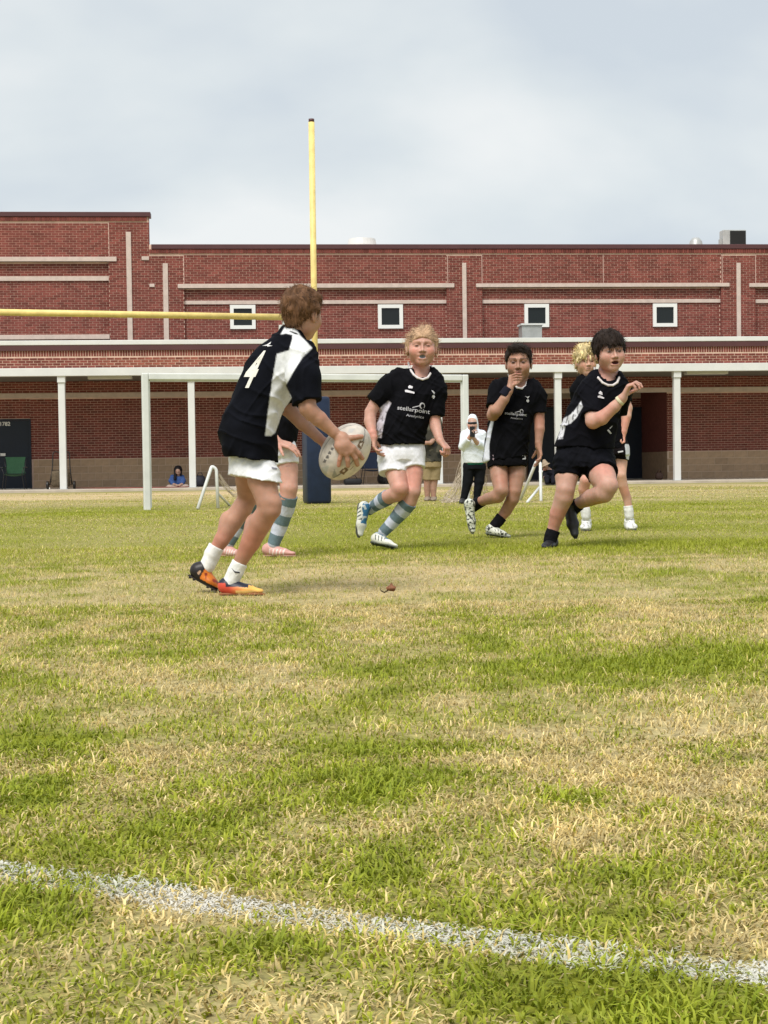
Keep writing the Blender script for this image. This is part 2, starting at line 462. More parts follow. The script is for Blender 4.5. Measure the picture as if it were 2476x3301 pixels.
holes = []                            # (u0,u1,z0,z1) on the wall plane where no brick sits
panels = []                           # recessed panels below the stone bands
def rectD(x0, y0, x1, y1, v=VW):
    a = bu(x0, y0, v); c = bu(x1, y1, v); b2 = bu(x0, y1, v); d2 = bu(x1, y0, v)
    return ((a[0] + b2[0]) / 2, (c[0] + d2[0]) / 2, (c[1] + b2[1]) / 2, (a[1] + d2[1]) / 2)   # u0 u1 z0 z1
zc1 = z_cop1 + 0.02
b1l = rectD(0, 555, 252, 565); b1l = (U0, b1l[1], b1l[2], b1l[3])
b2l = rectD(0, 596, 235, 606); b2l = (U0, b2l[1], b2l[2], b2l[3])
b3l = rectD(0, 723, 237, 733); b3l = (U0, b3l[1], b3l[2], b3l[3])
b1m, b2m = rectD(384, 613, 981, 622), rectD(398, 648, 965, 656)
b1r, b2r = rectD(1028, 612, 1575, 620), rectD(1042, 646, 1558, 654)
b1e = rectD(1618, 612, 1700, 620); b1e = (b1e[0], U1, b1e[2], b1e[3])
b2e = rectD(1632, 646, 1700, 654); b2e = (b2e[0], U1, b2e[2], b2e[3])
strips = [rectD(274, 501, 285, 740), rectD(353, 569, 364, 740), rectD(999, 568, 1008, 740), rectD(1591, 568, 1600, 740)]
squares = [rectD(306, 554, 322, 562), rectD(323, 613, 334, 620)]
RC = 0.11                             # depth of the recessed panels
panels = [(U0 - 1, b2l[1], zc1 - .3, b1l[2]), (b2m[0], b2m[1], zc1 - .3, b1m[2]), (b2r[0], b2r[1], zc1 - .3, b1r[2]), (b2e[0], U1 + 1, zc1 - .3, b1e[2])]
wins = [rectD(497, 658, 552, 710), rectD(817, 657, 871, 709), rectD(1134, 656, 1187, 706), rectD(1412, 655, 1464, 705)]
door_l = rectD(-28, 905, 66.5, 1060)
alc = rectD(1136, 850, 1441, 1042)     # recessed entrance
VA = VW + 3.0

# mortar sheets (the wall body) with bricks standing proud of them
mb = MB()
def sheet(u0, u1, z0, z1, v): mb.add([(u0, v, z0), (u1, v, z0), (u1, v, z1), (u0, v, z1)], [(0, 1, 2, 3)])
MO = 0.007
edges_u = sorted([U0, U1] + [p for q in panels for p in q[:2] if U0 < p < U1])
zpt = b1m[2]
for a, c in zip(edges_u[:-1], edges_u[1:]):
    mid = (a + c) / 2; pn = [q for q in panels if q[0] < mid < q[1]]
    top = z_top_l if mid < u_step else z_top
    if pn:
        sheet(a, c, zc1 - 0.25, pn[0][3], VW + RC + MO); sheet(a, c, pn[0][3], z_top, VW + MO)
        mb.add([(a, VW, pn[0][3]), (c, VW, pn[0][3]), (c, VW + RC + MO, pn[0][3]), (a, VW + RC + MO, pn[0][3])], [(0, 1, 2, 3)])
    else:
        sheet(a, c, zc1 - 0.25, z_top, VW + MO)
sheet(U0, u_step, z_top, z_top_l, VW + MO)
# wall under the canopy
for (a, c) in ((U0, door_l[0]), (door_l[1], alc[0]), (alc[1], U1)): sheet(a, c, SLAB, z_fas0 + 0.25, VW + MO)
sheet(door_l[0], door_l[1], door_l[3], z_fas0 + .25, VW + MO)
sheet(alc[0], alc[1], SLAB, z_fas0 + .25, VA + MO)
sheet(alc[0], alc[1], alc[3] + 0.05, z_fas0 + .25, VW + MO)
# canopy parapet
sheet(U0, U1, z_fas1 - .02, z_dark1, 0.0 + MO)
# body behind
mb.box(U0, U1, VW + 3.1, VW + 14, 0.0, z_top - 0.03)
mb.box(U0, u_step - .01, VW + 0.1, VW + .33, z_top - .5, z_top_l - 0.03)
mb.build('wall', m_mortar, bld)
for q in panels:
    for uu in q[:2]:
        if U0 < uu < U1: MB().add([(uu, VW - .001, zc1 - .25), (uu, VW + RC + MO, zc1 - .25), (uu, VW + RC + MO, q[3]), (uu, VW - .001, q[3])], [(0, 1, 2, 3)]).build('brick_return', m_jamb, bld)
MB().add([(u_step, VW, z_top - .1), (u_step, VW + .34, z_top - .1), (u_step, VW + .34, z_top_l), (u_step, VW, z_top_l)], [(0, 1, 2, 3)]).build('brick_return', m_jamb, bld)
for uu in alc[:2]:
    MB().add([(uu, VW, z_blk), (uu, VA, z_blk), (uu, VA, z_fas0 + .2), (uu, VW, z_fas0 + .2)], [(0, 1, 2, 3)]).build('brick_return', m_jamb, bld)
for uu in alc[:2]:
    MB().add([(uu, VW, SLAB), (uu, VA, SLAB), (uu, VA, z_blk), (uu, VW, z_blk)], [(0, 1, 2, 3)]).build('block_return', m_block, bld)

# bricks
bV, bF = [], []
def brick_boxes(R, v0, v1):            # R (n,4) u0 u1 z0 z1
    R = np.asarray(R)
    if not len(R): return
    jit = (rng.random(len(R)) - 0.5) * 0.003
    f, k = np.full(len(R), v0) + jit, np.full(len(R), v1)
    u0, u1, z0, z1 = R.T
    c = [(u0, f, z0), (u1, f, z0), (u1, f, z1), (u0, f, z1), (u0, k, z0), (u1, k, z0), (u1, k, z1), (u0, k, z1)]
    V = np.stack([np.stack(p, -1) for p in c], 1).reshape(-1, 3)
    o = (np.arange(len(R)) * 8)[:, None, None] + sum(len(x) for x in bV)
    q = np.array([[0, 1, 2, 3], [4, 5, 1, 0], [3, 2, 6, 7], [4, 0, 3, 7], [1, 5, 6, 2]])[None]
    bV.append(V); bF.append((o + q).reshape(-1, 4))
def inside(u0, u1, z0, z1, q, m=0.0): return u1 > q[0] - m and u0 < q[1] + m and z1 > q[2] - m and z0 < q[3] + m
def stretcher(u_lo, u_hi, z_lo, z_hi, skip=(), J=0.0105):
    out = []; row = 0; z = z_lo
    while z + CH - J < z_hi + 0.02:
        z1 = min(z + CH - J, z_hi); off = (row % 2) * CW / 2
        k = math.floor((u_lo - off) / CW)
        while True:
            a = k * CW + off; c = a + CW - J; k += 1
            if a >= u_hi: break
            a2, c2 = max(a, u_lo), min(c, u_hi)
            if c2 - a2 < 0.02: continue
            if any(inside(a2, c2, z, z1, q) for q in skip): continue
            out.append((a2, c2, z, z1))
        z += CH; row += 1
    return out
def soldier(u_lo, u_hi, z0, z1, J=.0105):
    n = int((u_hi - u_lo) / CH); return [(u_lo + i * CH, u_lo + i * CH + CH - J, z0, z1) for i in range(n)]
cop_h = bz(830, 528, VW) - bz(830, 538, VW)
sold_h = bz(830, 539, VW) - bz(830, 548, VW)
solid = [b1m, b1r, b1e, b1l] + strips + squares
for a, c in zip(edges_u[:-1], edges_u[1:]):
    mid = (a + c) / 2; pn = [q for q in panels if q[0] < mid < q[1]]
    hi = z_top - cop_h - sold_h - 0.03
    lo = pn[0][3] if pn else zc1 - 0.2
    segs = [(a, c, hi)]
    if mid < u_step:
        segs = [(a, min(c, u_step), z_top_l - cop_h - sold_h - .03)] + ([(u_step, c, hi)] if c > u_step else [])
    elif a < u_step < c:
        segs = [(a, u_step, z_top_l - cop_h - sold_h - .03), (u_step, c, hi)]
    for (sa, sb, sh) in segs:
        lo2 = lo
        brick_boxes(stretcher(sa, sb, lo2 + 0.0, sh), VW, VW + MO + .004)
    if pn: brick_boxes(stretcher(a, c, zc1 - .2, pn[0][3] - .005), VW + RC, VW + RC + MO + .004)
brick_boxes(soldier(u_step + .01, U1, z_top - cop_h - sold_h, z_top - cop_h - .008), VW - 0.035, VW + MO)
brick_boxes(soldier(U0, u_step, z_top_l - cop_h - sold_h, z_top_l - cop_h - .008), VW - 0.035, VW + MO)
bandz = (bz(280, 858, VW), bz(280, 847.5, VW))
for (a, c, v) in ((U0, door_l[0], VW), (door_l[1], alc[0], VW), (alc[1], U1, VW), (alc[0], alc[1], VA)):
    brick_boxes(stretcher(a, c, z_blk + .012, bandz[0] - .01, ()), v, v + MO + .004)
    brick_boxes(stretcher(a, c, bandz[1] + .01, z_fas0 + .12, ()), v, v + MO + .004)
brick_boxes(stretcher(door_l[0] - .0, door_l[1], door_l[3] + .02, bandz[0] - .01, ()), VW, VW + MO + .004)
brick_boxes(stretcher(door_l[0], door_l[1], bandz[1] + .01, z_fas0 + .12, ()), VW, VW + MO + .004)
brick_boxes(stretcher(alc[0], alc[1], bandz[1] + .01, z_fas0 + .12, ()), VW, VW + MO + .004)
brick_boxes(soldier(U0, U1, z_sold0 + .012, z_sold1 - .004, .018), 0.0, MO + .004)
par = stretcher(U0, U1, z_fas1 + .008, z_sold0, (), .016)
par.sort(key=lambda r: abs((r[0] + r[1]) / 2))
full = [r for r in par if r[1] - r[0] > CW - .0165 and r[3] - r[2] > CH - .0165]
single = full[:300]; ss = set(single)
brick_boxes([r for r in par if r not in ss], 0.0, MO + .004)
o = link('brick_courses', np_mesh('brick_courses', np.concatenate(bV), [np.concatenate(bF)]), m_brick, bld, kind='stuff')
bm_ = MB().box(0, CW - .016, 0, MO + .004, 0, CH - .016)
bme = bpy.data.meshes.new('brick'); bme.from_pydata(bm_.v, [], bm_.f); bme.update(); bme.materials.append(m_brick1)
for r in single:
    o = bpy.data.objects.new('brick', bme); COL.objects.link(o); o.parent = bld; o.location = (r[0], (random.random() - .5) * .003, r[2])
# concrete blocks
BW, BH, BJ = 0.4064, 0.2032, 0.014
blk = MB().box(0, BW - BJ, 0, .012, 0, BH - BJ)
blme = bpy.data.meshes.new('concrete_block'); blme.from_pydata(blk.v, [], blk.f); blme.update(); blme.materials.append(m_block)
MB().box(U0, door_l[0] - .07, VW + .004, VW + .006, SLAB, z_blk).box(door_l[1] + .07, alc[0], VW + .004, VW + .006, SLAB, z_blk).box(alc[1], U1, VW + .004, VW + .006, SLAB, z_blk).build('block_mortar', m_bmort, bld)
z = z_blk - BH; row = 0
while z > SLAB - BH + .02:
    off = (row % 2) * BW / 2; k = math.floor(U0 / BW)
    while k * BW + off < U1:
        a = k * BW + off; c = a + BW - BJ; k += 1
        if abs((a + c) / 2) > 12.8: continue
        for (lo, hi) in ((U0, door_l[0] - .07), (door_l[1] + .07, alc[0]), (alc[1], U1)):
            a2, c2 = max(a, lo), min(c, hi)
            if c2 - a2 < .05: continue
            o = bpy.data.objects.new('concrete_block', blme); COL.objects.link(o); o.parent = bld
            zz0 = max(z, SLAB); o.location = (a2, VW - .004 + (random.random() - .5) * .002, zz0)
            o.scale = ((c2 - a2) / (BW - BJ), 1, (z + BH - BJ - zz0) / (BH - BJ))
    z -= BH; row += 1
MB().box(alc[0], alc[1], VA - .004, VA + .004, SLAB, z_blk).build('block_wall', m_block, bld)
# stone
def stone(q, v0, v1, name='stone_band'): MB().box(q[0], q[1], v0, v1, q[2], q[3]).build(name, m_stone, bld, bevel=.008)
for q in (b1l, b1m, b1r, b1e): stone(q, VW - .05, VW + RC)
for q in (b2l, b2m, b2r, b2e): stone(q, VW + RC - .045, VW + RC + MO)
stone(b3l, VW - .03, VW + RC)
for q in strips: stone(q, VW - .03, VW + .02, 'stone_strip')
for q in squares: stone(q, VW - .03, VW + .02, 'stone_square')
for (a, c, v) in ((U0, alc[0], VW), (alc[1], U1, VW), (alc[0], alc[1], VA), (alc[0], alc[1], VW)):
    MB().box(a + .002, c - .002, v - .02, v + .006, bandz[0], bandz[1]).build('stone_band', m_stone, bld, bevel=.006)
m_joint = mat('control_joint', (0.60, 0.42, 0.36), .9)
for (x, y0, y1) in ((235, 476, 553), (397, 547, 612), (967, 547, 612), (1041, 547, 612), (1303, 547, 611), (1560, 547, 611), (1632, 547, 611)):
    q = rectD(x - .6, y0, x + .6, y1); MB().box(q[0], q[1], VW - .003, VW + .004, q[2], q[3]).build('control_joint', m_joint, bld)
# copings
MB().box(u_step + .07, U1 + .06, VW - .06, VW + .35, z_top - cop_h, z_top).build('coping', m_coping, bld, bevel=.01)
MB().box(U0 - .06, u_step + .06, VW - .06, VW + .35, z_top_l - cop_h, z_top_l).build('coping', m_coping, bld, bevel=.01)
MB().box(U0, U1, -.045, .12, z_sold1, z_dark1).build('dark_fascia', m_coping, bld)
MB().box(U0, U1, -.06, .2, z_dark1 + .001, z_cop1).build('canopy_coping', m_white, bld, bevel=.012)
# canopy
MB().box(U0, U1, -.07, .11, z_fas0, z_fas1).build('canopy_fascia', m_white, bld, bevel=.01)
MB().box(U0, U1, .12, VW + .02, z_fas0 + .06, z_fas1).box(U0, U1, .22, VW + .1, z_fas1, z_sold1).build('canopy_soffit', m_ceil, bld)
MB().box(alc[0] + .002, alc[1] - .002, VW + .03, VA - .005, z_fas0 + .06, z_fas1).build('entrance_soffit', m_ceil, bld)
for (xa, xb, yy) in ((190, 285, 817), (1482, 1571, 807), (760, 850, 812)):
    a, c = buu(xa, yy, 1.1), buu(xb, yy, 1.1)
    MB().box(a, c, 1.0, 1.3, z_fas0 - .02, z_fas0 + .06).build('ceiling_light', m_white, bld, bevel=.01)
# windows
for q in wins:
    w = empty('window', (0, 0, 0)); w.parent = bld
    t = 0.105; v0, v1 = VW + RC - .055, VW + RC + .02
    fm = MB()
    fm.box(q[0], q[1], v0, v1, q[2], q[2] + t).box(q[0], q[1], v0, v1, q[3] - t, q[3]).box(q[0], q[0] + t, v0, v1, q[2] + t, q[3] - t).box(q[1] - t, q[1], v0, v1, q[2] + t, q[3] - t)
    fm.build('frame', m_frame, w)
    MB().box(q[0] + t, q[1] - t, VW + RC - .012, VW + RC + .01, q[2] + t, q[3] - t).build('pane', m_glass, w)
# doors
def door(q, v, txt=None):
    d = empty('door'); d.parent = bld
    mid = (q[0] + q[1]) / 2
    MB().box(q[0] + .05, q[1] - .05, v + .02, v + .07, SLAB + .01, q[3] - .05).build('door_leaf', m_door, d, bevel=.006)
    fm = MB().box(q[0] - .02, q[0] + .047, v - .02, v + .1, SLAB, q[3]).box(q[1] - .047, q[1] + .02, v - .02, v + .1, SLAB, q[3]).box(q[0] + .047, q[1] - .047, v - .02, v + .1, q[3] - .047, q[3])
    fm.build('door_frame', m_door, d)
    MB().tube([(q[0] + .16, v - .03, 1.02), (q[0] + .30, v - .03, 1.02)], .014).tube([(q[0] + .16, v + .03, 1.02), (q[0] + .16, v - .03, 1.02)], .022).build('handle', m_steel, d, smooth=True)
    MB().box(q[0] + .02, q[1] - .02, v - .06, v + .08, SLAB - .01, SLAB + .012).build('threshold', m_steel, d)
    return d
dl = door(door_l, VW)
cu = bpy.data.curves.new('t', 'FONT'); cu.body = '1782'; cu.size = 0.155; cu.align_x = 'LEFT'; cu.extrude = .001; cu.offset = .004
ob = bpy.data.objects.new('t', cu); me = bpy.data.meshes.new_from_object(ob); bpy.data.objects.remove(ob)
o = link('room_number', me, m_frame, dl); n_u, n_z = bu(-1.5, 919.5, VW)
o.rotation_euler = (math.pi / 2, 0, 0); o.location = (n_u, VW + .017, n_z)
MB().box(*[buu(x, 977, VW) for x in (1, 12)], VW - .035, VW - .03, bz(5, 985, VW), bz(5, 979, VW)).build('lever_plate', m_frame, dl)
door(rectD(1141, 880, 1199, 1040, VA), VA - .12); door(rectD(1336, 880, 1394, 1038, VA), VA - .12)
# columns
cx_ = [131 + 3.5, 411 + 3.5, 687, 949, 1207, 1464]
us = [buu(x, 940) for x in cx_]; sp = (us[-1] - us[0]) / 5
for uu in [us[0] - sp] + us + [us[-1] + sp]:
    c = MB().box(uu - .09, uu + .09, .0, .18, SLAB - .01, z_fas0 - .17).build('column', m_white, bld, bevel=.012)
    MB().box(uu - .105, uu + .105, -.03, .2, z_fas0 - .17, z_fas0 + .02).build('cap_plate', m_white, c, bevel=.006)
    MB().box(uu - .12, uu + .12, -.04, .21, SLAB - .012, SLAB + .012).build('base_plate', m_steel, c)
# roof things
def at_v(x0, y0, x1, y1, v): return rectD(x0, y0, x1, y1, v)
q = at_v(750, 517, 814, 532, VW + 5)
c0 = ((q[0] + q[1]) / 2, VW + 5, z_top - .15); r = (q[1] - q[0]) / 2; hh = q[3] - c0[2]
rv = empty('roof_vent'); rv.location = (0, 0, 0); rv.parent = bld
MB().lathe([(r * .6, 0), (r * .6, hh * .55), (r, hh * .6), (r, hh * .8), (r * .9, hh), (0.001, hh)], c0).build('vent_hood', m_white, rv, smooth=False)
MB().lathe([(r * 1.06, hh * .52), (r * 1.06, hh * .58), (0.01, hh * .58)], c0).build('vent_flange', m_steel, rv)
q = at_v(1487, 514, 1519, 531, VW + 5)
c0 = ((q[0] + q[1]) / 2, VW + 5, z_top - .15); r = (q[1] - q[0]) / 2; hh = q[3] - c0[2]
rv = empty('roof_vent'); rv.parent = bld
MB().lathe([(r * .7, 0), (r * .7, hh * .55), (r, hh * .58), (r, hh * .68), (r * .8, hh * .9), (r * .45, hh), (0.001, hh * 1.02)], c0).build('vent_dome', m_steel, rv, smooth=True)
q = at_v(1562, 496, 1612, 532, VW + 5)
ac = empty('roof_air_unit'); ac.parent = bld
du = q[1] - q[0]
MB().box(q[0], q[1], VW + 5, VW + 5.4, z_top - .15, q[3]).build('housing', m_steel, ac, bevel=.02)
MB().box(q[0] + du * .30, q[1] - .02, VW + 4.985, VW + 5.02, z_top - .1, q[3] - .04).build('louvre', mat('dark_louvre', (.008, .008, .008), .7), ac)
MB().tube([(q[0] - .5, VW + 5.2, z_top - .1), (q[0] - .12, VW + 5.2, z_top + .35), (q[0] + .05, VW + 5.2, z_top + .4)], .018).build('pipe', m_steel, ac, smooth=True)
MB().box(q[0] - .08, q[0] - .003, VW + 5.1, VW + 5.25, z_top - .1, q[3] - .3).build('control_box', m_steel, ac)
q = at_v(1125, 700, 1168, 733, 1.4)
cv = empty('canopy_roof_unit'); cv.parent = bld
MB().box(q[0], q[1], 1.2, 1.75, z_sold1, q[3] - .05).build('housing', m_steel, cv, bevel=.01)
MB().box(q[0] - .03, q[1] + .03, 1.16, 1.79, q[3] - .05, q[3]).build('lid', m_white, cv)
# walkway slab: the building's concrete apron
wk = MB().box(U0 - 3, U1 + 3, -.75, VA + .05, -.2, SLAB).build('walkway', m_conc, None, bevel=.015, kind='structure')
wk.location = BLD_O; wk.rotation_euler = (0, 0, BLD_A)

# ================================================================== GOALS
m_goal = mat('goal_white', (0.67, 0.68, 0.66), 0.45, noise=0.12, nscale=3)
m_yel = mat('goal_yellow', (0.78, 0.60, 0.22), 0.5, noise=0.16, nscale=9)
m_pad = mat('blue_vinyl', (0.010, 0.021, 0.055), 0.42, noise=0.18, nscale=6, bump=0.5, bscale=9)
gl = groundD(318, 1100); gr_ = ptD(1007, 1085, 22.3); gr_[2] = 0
GH = 1.92
a = math.atan2(gr_[1] - gl[1], gr_[0] - gl[0]); W = float(np.hypot(*(gr_ - gl)[:2])); T = .095
gw = empty('soccer_goal', (gl[0], gl[1], 0), a, label='white metal soccer goal frame standing in front of the building', cat='goal')
MB().box(-T / 2, T / 2, -T / 2, T / 2, -.02, GH).build('post', m_goal, gw, bevel=.015)
MB().box(W - T / 2, W + T / 2, -T / 2, T / 2, -.02, GH).build('post', m_goal, gw, bevel=.015)
MB().box(T / 2 + .001, W - T / 2 - .001, -T / 2, T / 2, GH - T, GH).build('crossbar', m_goal, gw, bevel=.015)
MB().box(T / 2, T / 2 + .02, -.012, .012, .02, GH - T - .01).build('net_rail', m_goal, gw)
MB().box(W - T / 2 - .02, W - T / 2, -.012, .012, .02, GH - T - .01).build('net_rail', m_goal, gw)
MB().box(T / 2 + .02, W - T / 2 - .02, -.012, .012, GH - T - .022, GH - T - .002).build('net_rail', m_goal, gw)
# yellow H goal
yp = groundD(685, 1088); yl = ptD(0, 677, 21.5)
a = math.atan2(yp[1] - yl[1], yp[0] - yl[0])
YH = ptD(671, 257, yp[1])[2]; YB = ptD(605, 687, yp[1])[2]
gy_ = empty('rugby_goal', (yp[0], yp[1], 0), a, label='tall yellow goal post with crossbar and blue padded base', cat='goal post')
for x in (0, -5.6):
    MB().tube([(x, 0, -.02), (x, 0, YH - .05)], .047, 16).build('upright', m_yel, gy_, smooth=True)
    MB().tube([(x, 0, YH - .05), (x, 0, YH)], .044, 16).build('end_cap', m_coping, gy_, smooth=True)
    MB().box(x - .19, x + .19, -.19, .19, 0.0, bz(686, 855, yp[1] - 40.5) if x == 9 else ptD(686, 857, yp[1])[2]).build('post_pad', m_pad, gy_, bevel=.05, smooth=True)
MB().tube([(-5.55, 0, YB), (-.05, 0, YB)], .048, 16).build('crossbar', m_yel, gy_, smooth=True)
for x in (0, -5.6): MB().tube([(x - .09, 0, YB), (x + .09, 0, YB)], .06, 14).build('clamp', m_yel, gy_, smooth=True)
br = MB().box(-.50, -.36, -.05, .05, YB - .30, YB - .05).box(-.56, -.50, -.03, .03, YB - .21, YB - .12)
br.build('bracket', m_white, gy_, bevel=.012)
# bent-tube net stands
def bent(pts, r=.55):
    pts = [Vector(p) for p in pts]; out = [pts[0]]
    for i in range(1, len(pts) - 1):
        a, b, c = pts[i - 1], pts[i], pts[i + 1]
        k = min(.09, (a - b).length * .4, (c - b).length * .4)
        p0, p1 = b + (a - b).normalized() * k, b + (c - b).normalized() * k
        for t in np.linspace(0, 1, 6): out.append((1 - t) ** 2 * p0 + 2 * t * (1 - t) * b + t * t * p1)
    return out + [pts[-1]]
def Z8(x, y): return (x / 2.552 + 450, y / 2.552 + 1180)
Ys = 21.2
st = empty('net_stand', ground(*Z8(640, 1168)), label='white bent tube net stand left of the player holding the ball', cat='stand', group='bent white tube stands')
def tofrom(root, p): return [q - np.array(root.location) for q in p]
A0 = ground(*Z8(478, 1175)); A2 = ground(*Z8(645, 1168))
MB().tube(bent(tofrom(st, [A0, pt(*Z8(595, 822), Ys), pt(*Z8(632, 850), Ys), A2])), .024, 10).build('bent_tube', m_goal, st, smooth=True)
MB().tube(tofrom(st, [pt(*Z8(640, 1045), Ys), ground(*Z8(742, 1150))]), .018, 8).build('brace', m_goal, st, smooth=True)
def Z9(x, y): return (x / 9.22 + 1680, y / 9.22 + 1400)
Ys2 = 23.2
A2 = ground(*Z9(590, 1990)); st = empty('net_stand', A2, label='white bent tube net stand behind the player with a hand to the mouth', cat='stand', group='bent white tube stands')
MB().tube(bent(tofrom(st, [ground(*Z9(-20, 1960)), pt(*Z9(455, 800), Ys2), pt(*Z9(575, 860), Ys2), A2])), .024, 10).build('bent_tube', m_goal, st, smooth=True)
MB().tube(tofrom(st, [pt(*Z9(585, 1530), Ys2), ground(*Z9(180, 2020))]), .02, 8).build('brace', m_goal, st, smooth=True)
# bunched net hanging off the goal: countless thin cords
m_net = mat('net_cord', (0.62, 0.53, 0.44), 0.9)
nb = MB()
def Z7(x, y): return (x / 3.318 + 1300, y / 3.318 + 1250)
top = pt(*Z7(648, 700), 22.35)
rr = random.Random(3)
ends = []
for i in range(70):
    x = rr.uniform(395, 920); Y = 22.45 + rr.uniform(0, .5) + max(0, x - 650) / 250
    e_ = pt(*Z7(x, 1225), Y); e_[2] = rr.uniform(0, .03)
    tp = top + np.array([rr.uniform(-.01, .05) + max(0, (x - 660)) / 900, rr.uniform(0, .06), rr.uniform(-.25, .02) - max(0, (x - 660)) / 900])
    P_ = []
    for t in np.linspace(0, 1, 9):
        p = tp * (1 - t) + e_ * t
        p = p + np.array([math.sin(t * 9 + i) * .025 * t + rr.uniform(-.02, .02), rr.uniform(-.02, .02), -0.20 * t * (1 - t) + rr.uniform(-.01, .01)])
        p[2] = max(p[2], .008); P_.append(p)
    ends.append(P_); nb.tube(P_, .0034, 4, False)
for i in range(60):
    a_, b_ = rr.choice(ends), rr.choice(ends)
    if np.linalg.norm(a_[-1] - b_[-1]) < .5:
        k = rr.randint(2, 7); nb.tube([a_[k], (np.array(a_[k]) + b_[k]) / 2 - [0, 0, .02], b_[k]], .0038, 4, False)
for k in range(30):
    p = ground(*Z7(rr.uniform(400, 640), rr.uniform(1195, 1235))); q_ = [p]
    for j in range(6): q_.append(q_[-1] + np.array([rr.uniform(-.07, .07), rr.uniform(-.1, .1), rr.uniform(-.02, .03)])); q_[-1][2] = max(q_[-1][2], .01)
    nb.tube(q_, .0045, 4, False)
nb.build('goal_net', m_net, None, label='loose tan goal net bunched at the right goal post behind the hooded person', cat='net')
nb = MB()
for i in range(16):
    s_ = pt(*Z8(645 + rr.uniform(0, 20), 880 + rr.uniform(0, 70)), 21.2); e_ = pt(*Z8(790 + rr.uniform(0, 90), 1040 + rr.uniform(-60, 60)), 21.5)
    nb.tube([s_ * (1 - t) + e_ * t + np.array([0, 0, -.10 * math.sin(math.pi * t) + rr.uniform(-.015, .015)]) for t in np.linspace(0, 1, 8)], .0035, 4, False)
nb.build('goal_net', m_net, None, label='wisps of tan goal net trailing from the left bent stand', cat='net')
# ================================================================== FIGURES: implicit surfaces meshed with surface nets
CO = np.array([[i, j, k] for i in (0, 1) for j in (0, 1) for k in (0, 1)])
ED = [(a, b) for a in range(8) for b in range(a + 1, 8) if np.abs(CO[a] - CO[b]).sum() == 1]
def surface_nets(F, org, h):
    ins = F < 0
    n = [s - 1 for s in F.shape]
    cnt = np.zeros(n, np.int8)
    for c in CO: cnt += ins[c[0]:c[0] + n[0], c[1]:c[1] + n[1], c[2]:c[2] + n[2]]
    act = (cnt > 0) & (cnt < 8)
    I = np.argwhere(act)
    if not len(I): return np.zeros((0, 3)), np.zeros((0, 4), int)
    vals = np.stack([F[I[:, 0] + c[0], I[:, 1] + c[1], I[:, 2] + c[2]] for c in CO], 1)
    s = np.zeros((len(I), 3)); w = np.zeros(len(I))
    for a, b in ED:
        va, vb = vals[:, a], vals[:, b]
        m = (va < 0) != (vb < 0)
        t = np.where(m, va / np.where(m, va - vb, 1), 0)
        p = CO[a] + t[:, None] * (CO[b] - CO[a])
        s += p * m[:, None]; w += m
    V = (I + s / w[:, None]) * h + org
    mp = np.full(n, -1, np.int32); mp[act] = np.arange(len(I))
    quads = []
    for ax in range(3):
        sl0 = [slice(None)] * 3; sl1 = [slice(None)] * 3
        sl0[ax] = slice(0, -1); sl1[ax] = slice(1, None)
        x = ins[tuple(sl0)] != ins[tuple(sl1)]
        E = np.argwhere(x)
        b, c = (ax + 1) % 3, (ax + 2) % 3
        ok = (E[:, b] > 0) & (E[:, c] > 0) & (E[:, b] < F.shape[b] - 1) & (E[:, c] < F.shape[c] - 1)
        E = E[ok]
        flip = ins[tuple(E.T)]
        def cell(db, dc):
            q = E.copy(); q[:, b] += db; q[:, c] += dc; return mp[tuple(q.T)]
        Q = np.stack([cell(-1, -1), cell(0, -1), cell(0, 0), cell(-1, 0)], 1)
        Q = np.where(flip[:, None], Q, Q[:, ::-1])
        quads.append(Q[(Q >= 0).all(1)])
    return V, np.concatenate(quads)

# ---- primitives: (lo, hi, fn(X,Y,Z)->d, k, op)
def cone(a, b, ra, rb, k=.02, cap0=False, cap1=False, op='u'):
    a, b = np.asarray(a, float), np.asarray(b, float); v = b - a; L2 = max(v @ v, 1e-9); L = math.sqrt(L2); r = max(ra, rb)
    def fn(X, Y, Z):
        x, y, z = X - a[0], Y - a[1], Z - a[2]
        tr = (x * v[0] + y * v[1] + z * v[2]) / L2; t = np.clip(tr, 0, 1)
        d = np.sqrt((x - t * v[0]) ** 2 + (y - t * v[1]) ** 2 + (z - t * v[2]) ** 2) - (ra + (rb - ra) * t)
        if cap1: d = np.maximum(d, (tr - 1) * L)
        if cap0: d = np.maximum(d, -tr * L)
        return d
    return (np.minimum(a, b) - r, np.maximum(a, b) + r, fn, k, op)
def ell(c, rad, B=None, k=.02, op='u'):
    c = np.asarray(c, float); rad = np.asarray(rad, float); B = np.eye(3) if B is None else np.asarray(B, float)
    R = float(rad.max())
    def fn(X, Y, Z):
        x, y, z = X - c[0], Y - c[1], Z - c[2]
        q = [(B[i, 0] * x + B[i, 1] * y + B[i, 2] * z) / rad[i] for i in range(3)]
        k0 = np.sqrt(q[0] ** 2 + q[1] ** 2 + q[2] ** 2); k1 = np.sqrt((q[0] / rad[0]) ** 2 + (q[1] / rad[1]) ** 2 + (q[2] / rad[2]) ** 2)
        return k0 * (k0 - 1) / np.maximum(k1, 1e-6)
    return (c - R, c + R, fn, k, op)
